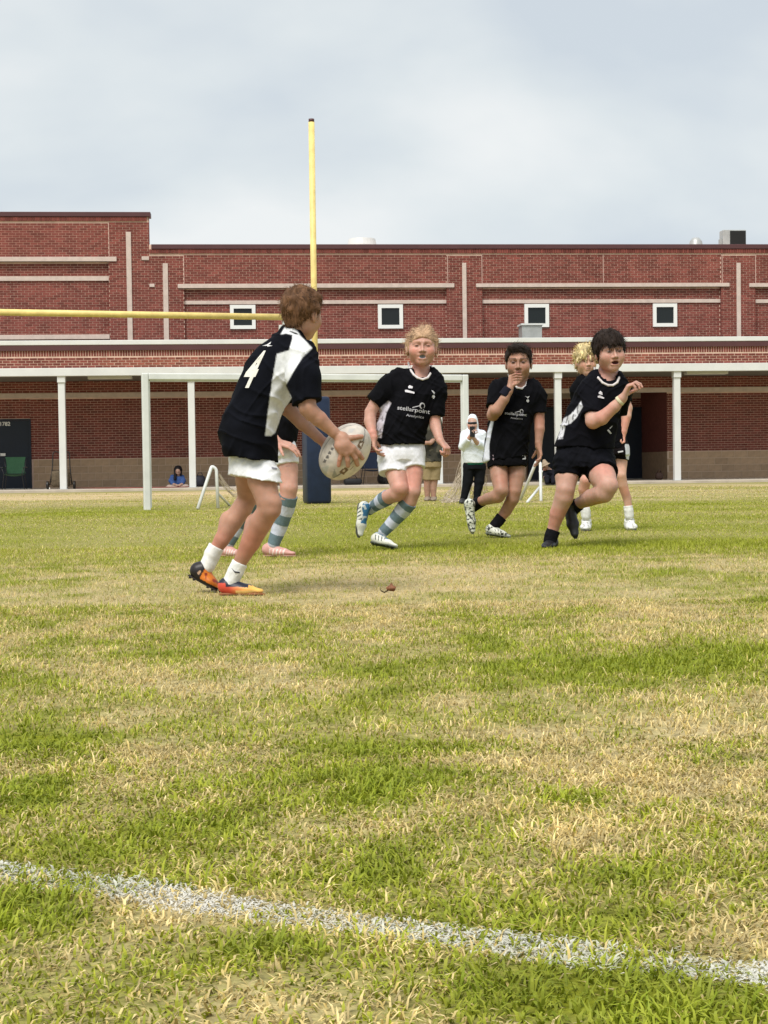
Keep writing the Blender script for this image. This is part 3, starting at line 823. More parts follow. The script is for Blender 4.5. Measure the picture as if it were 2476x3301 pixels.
def slab_tube(secs, k=.03, grow=0.0, cut=True):
    """stack of horizontal ellipses: secs = [(centre xyz, half width, half depth)] """
    S = sorted(secs, key=lambda s: s[0][2])
    z = np.array([s[0][2] for s in S]); cx = np.array([s[0][0] for s in S]); cy = np.array([s[0][1] for s in S])
    a = np.array([s[1] for s in S]) + grow; b = np.array([s[2] for s in S]) + grow
    zz = np.linspace(z[0], z[-1], 80)
    ker = np.hanning(13); ker /= ker.sum()
    def sm(v):
        w = np.interp(zz, z, v); p = np.concatenate([2 * w[0] - w[6:0:-1], w, 2 * w[-1] - w[-2:-8:-1]]); return np.convolve(p, ker, 'valid')
    cx, cy, a, b = sm(cx), sm(cy), sm(a), sm(b)
    lo = np.array([(cx - a).min(), (cy - b).min(), z[0]]); hi = np.array([(cx + a).max(), (cy + b).max(), z[-1]])
    def fn(X, Y, Z):
        Zf = np.broadcast_to(Z, (1, 1, Z.shape[-1])) if Z.ndim == 3 and Z.shape[0] == 1 else Z
        t = np.clip(Zf, zz[0], zz[-1])
        A, Bq = np.interp(t, zz, a), np.interp(t, zz, b)
        q = np.sqrt(((X - np.interp(t, zz, cx)) / A) ** 2 + ((Y - np.interp(t, zz, cy)) / Bq) ** 2)
        d = (q - 1) * np.minimum(A, Bq) * 0.9
        if cut: return np.maximum(d, np.maximum(zz[0] - Zf, Zf - zz[-1]))
        return np.sqrt(np.maximum(d, 0) ** 2 + np.maximum(np.maximum(zz[0] - Zf, Zf - zz[-1]), 0) ** 2) + np.minimum(d, 0)
    return (lo, hi, fn, k, 'u')
def plane(pnt, nrm, lo=None, hi=None):          # keeps the side opposite the normal
    pnt, nrm = np.asarray(pnt, float), np.asarray(nrm, float); nrm = nrm / np.linalg.norm(nrm)
    return (lo, hi, lambda X, Y, Z: (X - pnt[0]) * nrm[0] + (Y - pnt[1]) * nrm[1] + (Z - pnt[2]) * nrm[2], 0, 'i')

def polygonize(prims, h, disp=None, box=None):
    us = [p for p in prims if p[4] == 'u']
    lo = np.min([p[0] for p in us], 0) - 3 * h - .012; hi = np.max([p[1] for p in us], 0) + 3 * h + .012
    if box is not None: lo, hi = np.maximum(lo, box[0]), np.minimum(hi, box[1])
    n = np.ceil((hi - lo) / h).astype(int) + 1
    F = np.full(n, 0.2, np.float32)
    ax = [lo[i] + h * np.arange(n[i]) for i in range(3)]
    for (l, u, fn, k, op) in prims:
        if l is None: l, u = lo, hi
        m = k + 3 * h + (.02 if op == 'u' else .005)
        i0 = np.clip(np.floor((l - m - lo) / h).astype(int), 0, n); i1 = np.clip(np.ceil((u + m - lo) / h).astype(int) + 1, 0, n)
        if (i1 <= i0).any(): continue
        sl = tuple(slice(i0[i], i1[i]) for i in range(3))
        X, Y, Z = ax[0][sl[0]][:, None, None], ax[1][sl[1]][None, :, None], ax[2][sl[2]][None, None, :]
        d = fn(X, Y, Z).astype(np.float32)
        f = F[sl]
        if op == 'u':
            if k > 0:
                hh = np.maximum(k - np.abs(f - d), 0) / k; F[sl] = np.minimum(f, d) - hh * hh * k * .25
            else: F[sl] = np.minimum(f, d)
        elif op == 's':
            d = -d; hh = np.maximum(k - np.abs(f - d), 0) / max(k, 1e-6); F[sl] = np.maximum(f, d) + hh * hh * k * .25
        else: F[sl] = np.maximum(f, np.broadcast_to(d, f.shape))
    if disp is not None:
        m = np.abs(F) < .03; I = np.argwhere(m)
        F[m] += disp(I * h + lo).astype(np.float32)
    return surface_nets(F, lo, h)

skin_m = mat('skin', attr=True, rough=0.5, spec=0.3, noise=0.08, nscale=30, bump=.10, bscale=110)
skb = skin_m.node_tree.nodes['Principled BSDF']; skb.inputs['Subsurface Weight'].default_value = .18; skb.inputs['Subsurface Radius'].default_value = (1.0, .35, .2); skb.inputs['Subsurface Scale'].default_value = .012
cloth_m = mat('cloth', attr=True, rough=0.85, spec=0.08, noise=0.10, nscale=55, bump=0.12, bscale=260)
shoe_m = mat('shoe_upper', attr=True, rough=0.45, spec=0.4, noise=0.12, nscale=40)
hair_m = mat('hair', attr=True, rough=0.6, spec=0.12, noise=0.3, nscale=90, stretch=(1, 1, .35))
print_m = mat('shirt_print', attr=True, rough=0.7)
def folds(amp, s=9.0, seed=0.0, dirv=(0.25, 0.25, 1.0)):
    dv = np.array(dirv)
    def f(P):
        q = P + .16 * (np.stack([vnoise(P + seed + i * 1.7, 5.0) for i in range(3)], -1) - .5)
        a = q @ np.array([.55, .3, .85]); b = q @ np.array([-.75, .2, .6]); c = q @ np.array([.9, -.2, -.3])
        n = vnoise(q * dv + seed, s * 1.3) - .5
        r1 = 1 - np.abs(vnoise(np.stack([a * 2.6, b * .5, c * .5], -1) + seed, s * 1.3) - .5) * 2
        r2 = 1 - np.abs(vnoise(np.stack([b * 2.8, a * .5, c * .5], -1) + seed + 4, s * 1.5) - .5) * 2
        f3 = vnoise(P + seed, 55.0) - .5
        return -amp * .55 * np.maximum(.8 * n + 1.05 * r1 ** 3 + .95 * r2 ** 3 - .35, -.2) + .0012 * f3
    return f
def inpoly(P, poly):
    x, y = P[:, 0], P[:, 1]; poly = np.asarray(poly, float); c = np.zeros(len(x), bool); j = len(poly) - 1
    for i in range(len(poly)):
        xi, yi, xj, yj = *poly[i], *poly[j]
        c ^= ((yi > y) != (yj > y)) & (x < (xj - xi) * (y - yi) / (yj - yi + 1e-12) + xi); j = i
    return c

def soft(P, poly, r=3.0):
    return np.mean([inpoly(P + np.array([dx, dy]) * r, poly) for dx in (-1, 0, 1) for dy in (-1, 0, 1)], 0)[:, None]
def cone_flat(a, b, ra, rb, up, sq, k=.02, cap1=False):      # cone squashed along up
    a, b = np.asarray(a, float), np.asarray(b, float); v = b - a; L2 = max(v @ v, 1e-9); L = math.sqrt(L2); r = max(ra, rb)
    def fn(X, Y, Z):
        x, y, z = X - a[0], Y - a[1], Z - a[2]
        tr = (x * v[0] + y * v[1] + z * v[2]) / L2; t = np.clip(tr, 0, 1)
        x, y, z = x - t * v[0], y - t * v[1], z - t * v[2]; w = (x * up[0] + y * up[1] + z * up[2]) * (sq - 1)
        d = np.sqrt((x + w * up[0]) ** 2 + (y + w * up[1]) ** 2 + (z + w * up[2]) ** 2) - (ra + (rb - ra) * t)
        if cap1: d = np.maximum(d, (tr - 1) * L)
        return d / sq ** .5
    return (np.minimum(a, b) - r, np.maximum(a, b) + r, fn, k, 'u')
class Fig:
    def __init__(s, label, cat, zoom, Z, skin, base_px, girth=1.0, h=.005):
        s.ox, s.oy, s.sc = zoom; s.Z = Z; s.k = Z / (FPX * s.sc); s.h = h; s.skin = np.array(skin); s.body = []; s.heads = []; s.fine = []
        b = s.P(*base_px); s.root = empty('person', (b[0], b[1], 0), label=label, cat=cat)
        s.base = np.array([b[0], b[1], 0.0])
    def P(s, x, y, d=0.0): return pt(x / s.sc + s.ox, y / s.sc + s.oy, s.Z + d)
    def px(s, V): return (project(V) - [s.ox, s.oy]) * s.sc
    def limb(s, pts, k=.007):
        """pts (x,y,depth,r_px)"""
        for a, b in zip(pts[:-1], pts[1:]):
            s.body.append(cone(s.P(*a[:3]), s.P(*b[:3]), a[3] * s.k * .95, b[3] * s.k * .95, k))
    def secs(s, L, shrink=0.0):
        """L (xc, y, half width px, depth, half depth m)"""
        return [(s.P(x, y, d), hw * s.k - shrink, hd - shrink) for (x, y, hw, d, hd) in L]
    def torso(s, L): s.body.append(slab_tube(s.secs(L, .014), .04, cut=False))
    def put(s, name, V, Q, colors, m, smooth=True, **kw):
        return link(name, np_mesh(name, V - s.base, Q if isinstance(Q, list) else [Q], colors, smooth), m, s.root, **kw)
    def part(s, name, prims, color, m=None, h=None, disp=None, **kw):
        V, Q = polygonize(prims, h or s.h, disp)
        c = color(V) if callable(color) else np.broadcast_to(np.array(color), (len(V), 3))
        return s.put(name, V, Q, c, m or cloth_m, **kw), V, Q
    # -------- head
    def head(s, c, H, f, up=(0, 0, 1), mouth=0.0, mouth_col=(.05, .01, .01), lip=(.45, .16, .14), brow=(.10, .05, .03), eye=(.05, .03, .02), wide=1.0, cheek=.25, closed=False, sq=1.0, mw=1.0):
        f = np.array(f, float); f /= np.linalg.norm(f); up = np.array(up, float)
        S = np.cross(f, up); S /= np.linalg.norm(S); up = np.cross(S, f); B = np.stack([S, f, up]); c = s.P(*c); H = H * s.k
        s.hd = (c, H, B)
        g = lambda a, b, e: c + H * (S * a * wide + f * b + up * e)
        E = lambda p, r, k=.02, op='u': ell(g(*p), np.array(r) * H * [wide, 1, 1], B, k, op)
        C = lambda p, q, r0, r1, k=.012: cone(g(*p), g(*q), r0 * H, r1 * H, k)
        L = [E((0, -.06, .14), (.335, .425, .36)), E((0, .07, -.12), (.275, .315, .36), .03), E((0, .24, -.40), (.115, .10, .09), .03)]
        for q in (-1, 1):
            L += [E((q * .19, .0, -.27), (.09, .12, .11), .03), E((q * .17, .22, -.12), (.125, .13, .12), .04),
                  C((q * .05, .375, .10), (q * .20, .31, .09), .036, .03, .02), E((q * .345, -.03, -.04), (.035, .075, .13), .008)]
        L += [C((0, .39, .03), (0, .465, -.125), .03, .043), E((.048, .415, -.145), (.034, .04, .03), .01), E((-.048, .415, -.145), (.034, .04, .03), .01)]
        for q in (-1, 1):
            L += [E((q * .135, .435, .012), (.075, .085, .048), .02, 's'), E((q * .135, .315, .012), (.062, .062, .055), .006)]
        L += [C((-.085, .36, -.235), (.085, .36, -.235), .024, .024), C((0, .385, -.237), (0, .385, -.237), .026, .026), C((-.07, .355, -.295 - mouth * .6), (.07, .355, -.295 - mouth * .6), .026, .026)]
        if mouth: L.append(E((0, .43, -.265 - mouth * .3), (.085 * mw, .12, .025 + mouth * .5), .006, 's'))
        s.fine.append((g(0, 0, -.02) - H * .72, g(0, 0, -.02) + H * .72))
        s.body += L
        def col(V, base):
            q = (V - c) @ B.T / H; q[:, 0] /= wide
            a, b, e = q.T; n = base.copy(); front = b > .15
            def mix(m, cc, t=1.0):
                m = np.clip(m, 0, 1)[:, None] * t; n[:] = n * (1 - m) + np.array(cc) * m
            for sg in (-1, 1):
                da = a - sg * .135
                mix(np.exp(-((a - sg * .2) ** 2 + (e + .12) ** 2) / .012) * front, s.skin * [1.12, .68, .66], cheek)
                mix(np.exp(-(da ** 2 / .009 + (e - .022) ** 2 / .004)) * front, s.skin * [.45, .33, .30], .5)  # eye socket shading painted into the skin colour
                br = np.exp(-(((e - .115 + .25 * np.abs(da - sg * .02) ** 1.5) / .022) ** 2)) * (np.abs(da - sg * .02) < .1) * front
                mix(br, brow, .85)
                if not closed:
                    ey = (da / .062) ** 2 + ((e - .004) / (.020 * sq)) ** 2
                    mix((ey < 1) * front * 1.0, (.45, .38, .34), .4)
                    mix(((da / .044) ** 2 + ((e - .005) / (.023 * sq)) ** 2 < 1) * front * 1.0, eye, .95)
                    mix(np.exp(-((e - .010 - .024 * sq) / .012) ** 2) * (np.abs(da) < .078) * front, brow, .85)
                else:
                    mix(np.exp(-((e - .002) / .016) ** 2) * (np.abs(da) < .075) * front, brow, .8)
                mix(np.exp(-((a - sg * .045) ** 2 / .0008 + (e + .165) ** 2 / .0004)) * front, s.skin * .25, .7)  # nostril holes: their shade is painted dark on the skin
            mix(np.exp(-((a / .085) ** 4 + ((e + .265 + mouth * .3) / (.045 + mouth * .5)) ** 4)) * front, lip, .55)
            if mouth: mix(((a / (.092 * mw)) ** 2 + ((e + .265 + mouth * .3) / (.022 + mouth * .48)) ** 2 < 1) * front * 1.0, mouth_col, 1)
            else: mix(np.exp(-((e + .265) / .011) ** 2) * (np.abs(a) < .085) * front, s.skin * .3, .8)
            mix(np.exp(-((a / .3) ** 2)) * np.clip(-.47 - e, 0, .1) * 6, s.skin * .8, .4)
            return n
        s.heads.append(col)
    def loc(s, a, b, e):
        c, H, B = s.hd; return c + H * (B[0] * a + B[1] * b + B[2] * e)
    def hair(s, col, low_front=.30, slope=1.05, side=-.06, back=.55, rad=(.385, .475, .41), cen=(0, -.065, .155), amp=.012, freq=60, extra=(), n=260, ln=.10, w=.0028, spread=.5, seed=1, flow=None, h=.004, fringe=None, part=None):
        c, H, B = s.hd; col = np.array(col)
        pr = [ell(s.loc(*cen), np.array(rad) * H, B, .012)]
        for e_ in extra: pr.append(ell(s.loc(*e_[0]), np.array(e_[1]) * H, B, .015))
        def cutf(X, Y, Z):
            x, y, z = X - c[0], Y - c[1], Z - c[2]
            f = (B[1, 0] * x + B[1, 1] * y + B[1, 2] * z) / H; u = (B[2, 0] * x + B[2, 1] * y + B[2, 2] * z) / H; a = (B[0, 0] * x + B[0, 1] * y + B[0, 2] * z) / H
            um = np.where(f > 0, np.minimum(side + f * slope, low_front), side + f * back)
            if fringe is not None: um = um + fringe(a, f)
            return (um - u) * H * .75
        pr.append((None, None, cutf, 0, 'i'))
        V, Q = polygonize(pr, h, lambda P: amp * (vnoise((P - c) @ B.T * [1, 1, .5] + seed, freq) - .5) * 2 + amp * .8 * (vnoise(P + seed, freq * .42) - .5) * 2)
        q = (V - c) @ B.T / H
        nn = vnoise(q * [9, 9, 4] + seed, 1.0); n3 = vnoise(q * [26, 26, 9] + seed, 1.0)
        C = col[None] * (0.30 + .85 * nn + .65 * n3)[:, None]
        r = np.random.default_rng(seed)
        sel = r.integers(0, len(V), n); SV, SQ, SC = [], [], []
        o = len(V); cc = s.loc(*cen)
        for j, i in enumerate(sel):
            p = V[i]; nr = (p - cc) / np.linalg.norm(p - cc)
            fl = flow(((p - c) @ B.T) / H) if flow else np.array([0, -.2, -1.])
            d = B.T @ np.asarray(fl, float); d = d - nr * (d @ nr) * .85; d = d / (np.linalg.norm(d) + 1e-6) + nr * spread * r.random() + r.normal(0, .22, 3)
            d /= np.linalg.norm(d); L = ln * H * 4 * (.4 + r.random()); sd = np.cross(d, nr + 1e-3); sd /= np.linalg.norm(sd) + 1e-9
            p0 = p - nr * .004; p1 = p0 + d * L * .5; p2 = p1 + (d - nr * .35 + r.normal(0, .15, 3)) * L * .5; ww = w * (.6 + .8 * r.random())
            SV += [p0 - sd * ww, p0 + sd * ww, p1 + sd * ww * .8, p1 - sd * ww * .8, p2]
            SQ.append((o + 5 * j, o + 5 * j + 1, o + 5 * j + 2, o + 5 * j + 3)); SC += [col * (.45 + 1.3 * r.random() ** 1.5)] * 5
        n0 = n; n = n + n0 // 4
        for j, i in enumerate(r.integers(0, len(V), n0 // 4)):
            j += n0; p = V[i]; nr = (p - cc) / np.linalg.norm(p - cc); d = nr * .8 + B.T @ np.array([r.normal(0, .5), -.3, .2]) + r.normal(0, .35, 3); d /= np.linalg.norm(d)
            L = ln * H * 3.2 * (.4 + r.random()); sd = np.cross(d, [0, 1, .01]); sd /= np.linalg.norm(sd) + 1e-9; p1 = p + d * L * .5; p2 = p1 + (d - nr * .6 + r.normal(0, .3, 3)) * L * .5; ww = w * .42
            SV += [p - sd * ww, p + sd * ww, p1 + sd * ww * .8, p1 - sd * ww * .8, p2]
            SQ.append((o + 5 * j, o + 5 * j + 1, o + 5 * j + 2, o + 5 * j + 3)); SC += [col * (.9 + .9 * r.random())] * 5
        T = np.array([(o + 5 * j + 3, o + 5 * j + 2, o + 5 * j + 4) for j in range(n)])
        return s.put('hair', np.concatenate([V, np.array(SV)]), [Q, np.array(SQ), T], np.concatenate([C, np.array(SC)]), hair_m)
    # -------- hand: wrist point, finger direction, palm normal, thumb side
    def hand(s, W, d, n, size=.165, curl=.5, thumb=.6, spread=.18, flip=1):
        W = np.asarray(W, float); d = np.array(d, float); d /= np.linalg.norm(d); n = np.array(n, float); n -= d * (n @ d); n /= np.linalg.norm(n); sd = np.cross(d, n) * flip
        z = size / .175; kn = []
        for i, (o_, l) in enumerate(((.030, .080), (.010, .085), (-.011, .082), (-.030, .074))):
            kp = W + (d * l + sd * o_) * z; kn.append(kp)
            s.body.append(cone(W + sd * o_ * .5 * z, kp, .0155 * z, .0115 * z, .014))
        for i, kp in enumerate(kn):
            ls = np.array([(.040, .026, .020), (.044, .029, .022), (.041, .027, .021), (.032, .021, .018)][i]) * z
            dd = d + sd * spread * (1.2 - .8 * i); dd /= np.linalg.norm(dd); p = kp; ang = 0
            for j in range(3):
                ang += curl * (.75, 1.0, .7)[j] * (1 + .12 * i)
                q = p + (dd * math.cos(ang) + n * math.sin(ang)) * ls[j]
                s.body.append(cone(p, q, (.0095 - .0008 * j) * z, (.0088 - .0008 * j) * z, .004)); p = q
        b = W + (d * .018 + sd * .022) * z; p = b; ang = 0
        t0 = d * .55 + sd * .8 + n * .25; t0 /= np.linalg.norm(t0)
        for j, l in enumerate((.040, .032, .026)):
            t = t0 * math.cos(ang) + (d * .7 + n * .7) * math.sin(ang); t /= np.linalg.norm(t)
            q = p + t * l * z; s.body.append(cone(p, q, (.0125 - .0018 * j) * z, (.0112 - .0018 * j) * z, .006)); p = q; ang += thumb * .6
        m = W + d * .07 * z; s.fine.append((m - .13 * z, m + .13 * z))
    def finger(s, pts, r):
        pts = [np.asarray(p) for p in pts]
        for i, (a, b) in enumerate(zip(pts[:-1], pts[1:])): s.body.append(cone(a, b, r * (1 - .08 * i), r * (.92 - .08 * i), .004))
    # -------- assemble the continuous body
    def finish(s, extra_col=None, hf=.0037):
        V, Q = polygonize(s.body, s.h)
        Vs, Qs, o = [V], [], 0
        fine = [f for f in s.fine]
        mid = V[Q].mean(1); keep = np.ones(len(Q), bool)
        for (lo, hi) in fine: keep &= ~((mid > lo + .001) & (mid < hi - .001)).all(1)
        Qs.append(Q[keep]); o = len(V)
        for i, (lo, hi) in enumerate(fine):
            V2, Q2 = polygonize(s.body, hf, None, (lo - .012, hi + .012))
            if not len(Q2): continue
            m2 = V2[Q2].mean(1); k2 = ((m2 > lo - .003) & (m2 < hi + .003)).all(1)
            for (l3, h3) in fine[:i]: k2 &= ~((m2 > l3 + .003) & (m2 < h3 - .003)).all(1)
            Vs.append(V2); Qs.append(Q2[k2] + o); o += len(V2)
        V = np.concatenate(Vs); Q = np.concatenate(Qs)
        used = np.zeros(len(V), bool); used[Q.ravel()] = True; rm = np.cumsum(used) - 1; V = V[used]; Q = rm[Q]
        n = vnoise(V, 14.0)[:, None] - .5; n2 = vnoise(V + 9, 45.0)[:, None] - .5
        n3 = np.clip((vnoise(V + 4, 9.0) - .5) * 3, 0, 1)[:, None]
        C = s.skin[None] * (1 + .22 * n + .16 * n2) * (1 + n3 * np.array([.05, -.14, -.15]))
        for f in s.heads: C = f(V, C)
        if extra_col: C = extra_col(V, C)
        return s.put('body', V, Q, np.clip(C, 0, 1), skin_m)
    # -------- shoe
    def shoe(s, ankle, heel, toe, col, r=(.036, .034, .030), studs=True, stud_col=(.02, .02, .02), h=.004, sole=None):
        a, b, c = s.P(*ankle), s.P(*heel), s.P(*toe); d = c - b; L = np.linalg.norm(d); d /= L
        up = a - b; up -= d * (up @ d); up /= np.linalg.norm(up); sd = np.cross(d, up)
        hl = b + up * r[0] + d * r[0] * .9; ml = b + d * L * .62 + up * r[1] * .85; tl = c - d * r[2] * 1.0 + up * r[2] * .62
        pr = [cone(hl - d * .004, b + d * L * .4 + up * r[1] * .75, r[0] * .92, r[1] * .86, .015), cone_flat(b + d * L * .3 + up * r[1] * .6, ml - up * r[1] * .28, r[1] * .88, r[1] * 1.02, up, 1.35, .02), cone_flat(ml - up * r[1] * .28, tl - up * r[2] * .12, r[1] * 1.02, r[2] * .72, up, 1.7, .015), cone(hl + up * .004, hl * .45 + a * .55, r[0] * .88, r[0] * .92, .02, cap1=True), cone(hl * .55 + a * .45, ml - up * .004, r[0] * .72, r[1] * .42, .02),
              plane(b, -up)]
        def cf(V):
            q = V - b; t = q @ d / L; hgt = q @ up; w = q @ sd; return np.clip(col(t, hgt, w, V), 0, 1)
        o, _, _ = s.part('shoe', pr, cf, shoe_m, h)
        mb = MB()
        so = [b + d * L * t + sd * w * r[1] * k for t, k in ((.02, .55), (.15, .75), (.4, .62), (.68, .85), (.86, .72), (.99, .25)) for w in (-1, 1)]
        if studs:
            for t, k in ((.08, .45), (.2, .5), (.62, .6), (.76, .55), (.9, .3)):
                for w in (-1, 1):
                    p = b + d * L * t + sd * w * r[1] * k; mb.tube([p + up * .004 - s.base, p - up * .011 - s.base], [.006, .004], 6)
        for i in range(5):
            j = i * 2; q = [so[j], so[j + 1], so[j + 3], so[j + 2]]
            V = [x + up * .003 - s.base for x in q] + [x - up * .004 - s.base for x in q]
            mb.add(V, [(0, 1, 2, 3), (7, 6, 5, 4), (0, 4, 5, 1), (1, 5, 6, 2), (2, 6, 7, 3), (3, 7, 4, 0)])
        me = bpy.data.meshes.new('sole'); me.from_pydata([tuple(p) for p in mb.v], [], mb.f); me.update()
        so_ = link('sole', me, mat('sole_' + '_'.join('%02d' % int(x * 99) for x in stud_col), stud_col, .6), o)
        return o
    def sock(s, pts, col, grow=.004, h=.004, wr=.0025):
        """pts (x,y,d,r_px) from top to ankle"""
        Pp = [s.P(*p[:3]) for p in pts]; pr = []
        for i in range(len(pts) - 1):
            pr.append(cone(Pp[i], Pp[i + 1], pts[i][3] * s.k + grow, pts[i + 1][3] * s.k + grow, .006, cap0=(i == 0)))
        ax = Pp[-1] - Pp[0]; L = np.linalg.norm(ax); ax /= L
        pr.append(plane(Pp[0], -ax))
        def cf(V):
            t = (V - Pp[0]) @ ax / L; return col(t, V) if callable(col) else np.broadcast_to(np.array(col), (len(V), 3))
        return s.part('sock', pr, cf, cloth_m, h, folds(wr, 16, 3.0, (.4, .4, 1.6)))[0]
    def cutline(s, a, b, keep_up=True):         # plane through two image points, keeps what is above the line
        A, Bp = s.P(*a, 0), s.P(*b, 0); vdir = A - CAMN; nrm = np.cross(Bp - A, vdir); nrm /= np.linalg.norm(nrm)
        if (nrm[2] > 0) == keep_up: nrm = -nrm
        return plane(A, nrm)

def text_poly(txt, bold=.0, size=1.0):
    cu = bpy.data.curves.new('t', 'FONT'); cu.body = txt; cu.size = 1; cu.align_x = 'CENTER'; cu.align_y = 'CENTER'; cu.offset = bold; cu.resolution_u = 3
    ob = bpy.data.objects.new('t', cu); me = bpy.data.meshes.new_from_object(ob)
    V = np.array([v.co[:2] for v in me.vertices]); F = [tuple(p.vertices) for p in me.polygons]
    bpy.data.objects.remove(ob); bpy.data.meshes.remove(me); bpy.data.curves.remove(cu)
    return V, F
def decal(fig, target, TV, TQ, V2, F, col, name='print', off=.004, sub=0):
    """V2: vertices in the figure's zoom pixels; each is laid on the garment surface where the sight line meets it"""
    bm = bmesh.new(); vs = [bm.verts.new((x, y, 0)) for x, y in V2]
    for f in F:
        try: bm.faces.new([vs[i] for i in f])
        except ValueError: pass
    if sub: bmesh.ops.subdivide_edges(bm, edges=bm.edges[:], cuts=sub, use_grid_fill=True); bmesh.ops.triangulate(bm, faces=bm.faces)
    bvh = BVHTree.FromPolygons([tuple(v) for v in TV], [tuple(int(i) for i in q) for q in TQ])
    last = None
    for v in bm.verts:
        d = Vector(ray(v.co.x / fig.sc + fig.ox, v.co.y / fig.sc + fig.oy)).normalized()
        loc, nr, i, dist = bvh.ray_cast(Vector(CAMN), d)
        if loc is None: loc = Vector(fig.P(v.co.x, v.co.y, 0)) if last is None else Vector(CAMN) + d * last
        else: last = dist
        v.co = loc - d * off - Vector(fig.base)
    me = bpy.data.meshes.new(name); bm.to_mesh(me); bm.free()
    return link(name, me, mat('print_%02d%02d%02d' % tuple(int(c * 99) for c in col), col, .7), target)
def quad_poly(*polys):
    V, F = [], []
    for p in polys: F.append(tuple(range(len(V), len(V) + len(p)))); V += list(p)
    return np.array(V, float), F
def fit(V, cx, cy, w, h, ang=0.0, shear=0.0):
    lo, hi = V.min(0), V.max(0); q = (V - (lo + hi) / 2) / (hi - lo) * [w, -h]
    ca, sa = math.cos(ang), math.sin(ang)
    return np.stack([cx + q[:, 0] * ca - q[:, 1] * sa + q[:, 1] * shear, cy + q[:, 0] * sa + q[:, 1] * ca], -1)
def collar(fg, target, pts, r, col, dflt=-.02):
    TV, TQ = target; bvh = BVHTree.FromPolygons([tuple(v) for v in TV], [tuple(int(i) for i in q) for q in TQ]); W = []
    for (x, y, d) in pts:
        if d is None:
            dr = Vector(ray(x / fg.sc + fg.ox, y / fg.sc + fg.oy)).normalized(); loc = bvh.ray_cast(Vector(CAMN), dr)[0]
            p = fg.P(x, y, dflt)
            if loc is not None and loc.y < p[1]: p = np.array(loc - dr * .004)
            W.append(p)
        else: W.append(fg.P(x, y, d))
    fg.part('collar', [cone(a, b, r, r, .003) for a, b in zip(W[:-1], W[1:])], col, cloth_m, .0035)
BLACK = (.0035, .0035, .005); WHITE = (.72, .73, .76); NAVY = (.006, .007, .013)
# ================================================================== PLAYER WITH THE BALL (back to camera, number 4)
TAN = (.42, .228, .157); PINK = (.53, .295, .228); ROSE = (.62, .335, .265); FAIR = (.60, .35, .26)
A = Fig('person in black and white jersey numbered 4 holding the rugby ball, orange boots', 'person', (550, 880, 2.37), 6.52, TAN, (560, 2440), h=.0055)
Ak = A.k
hf = (math.cos(R_(58)), math.sin(R_(58)), -.05)
A.head((1003, 318, 0), 372, hf, (0.10, 0.02, 1), brow=(.08, .045, .025))
A.body.append(cone(A.P(975, 400, .0), A.P(915, 540, .02), 82 * Ak, 100 * Ak, .03))
At = [(625, 1440, 178, 0, .155), (600, 1330, 198, 0, .155), (588, 1210, 210, 0, .145), (620, 1090, 212, 0, .13), (700, 930, 205, .0, .13), (745, 780, 195, .0, .125), (800, 660, 200, .0, .115), (860, 560, 170, .0, .10), (900, 490, 90, 0, .075)]
A.torso([(x, y, hw * (.86 if y > 1150 else 1), d, min(hd, .10) if y > 1150 else hd) for (x, y, hw, d, hd) in At])
# arms
A.limb([(1000, 640, -.10, 86), (1045, 850, -.16, 74), (1045, 1030, -.19, 67), (1075, 1065, -.185, 65), (1135, 1115, -.175, 62), (1245, 1215, -.155, 43), (1300, 1262, -.15, 37)])
A.limb([(790, 640, .12, 80), (850, 850, .10, 74), (895, 1035, .06, 62), (1005, 1145, .05, 57), (1125, 1255, .06, 41), (1190, 1310, .06, 37)])
# legs
A.limb([(650, 1400, -.04, 90), (700, 1590, -.08, 114), (748, 1750, -.11, 94), (750, 1810, -.11, 88), (690, 1905, -.08, 90), (610, 2060, -.05, 76), (520, 2230, -.03, 52), (470, 2330, -.03, 50)])
A.limb([(585, 1400, .06, 86), (585, 1580, .11, 96), (588, 1720, .16, 80), (545, 1800, .16, 82), (470, 1900, .15, 82), (390, 2040, .13, 62), (320, 2150, .13, 48), (270, 2230, .13, 46)])
A.body += [cone(A.P(796, 1765, -.13), A.P(792, 1812, -.13), 46 * Ak, 42 * Ak, .025), ell(A.P(628, 1960, -.03), (66 * Ak, 60 * Ak, 120 * Ak), None, .03), ell(A.P(425, 1930, .17), (56 * Ak, 52 * Ak, 105 * Ak), None, .03)]
# ball
BZ5 = (1000, 1350, 6.9125)
def b5(x, y, Y): return pt(x / BZ5[2] + BZ5[0], y / BZ5[2] + BZ5[1], Y)
bc = b5(775, 735, 6.52 - .06); kb = 6.46 / (FPX * BZ5[2])
axl = np.array([.60, -.16, .77]); axl /= np.linalg.norm(axl)
sdv = np.cross(axl, [0, 1, 0]); sdv /= np.linalg.norm(sdv); thv = np.cross(axl, sdv)
BR = np.array([690 * kb, 505 * kb, 505 * kb])
def ball_near(x, y, off=0.0):
    d = ray(x / BZ5[2] + BZ5[0], y / BZ5[2] + BZ5[1]); d = d / np.linalg.norm(d)
    B = np.stack([axl, sdv, thv]); o = (B @ (CAMN - bc)) / (BR + off); v = (B @ d) / (BR + off)
    a_, b_, c_ = v @ v, 2 * o @ v, o @ o - 1; D = b_ * b_ - 4 * a_ * c_
    t = (-b_ - math.sqrt(max(D, 0))) / (2 * a_); return CAMN + d * t
fr = .0088
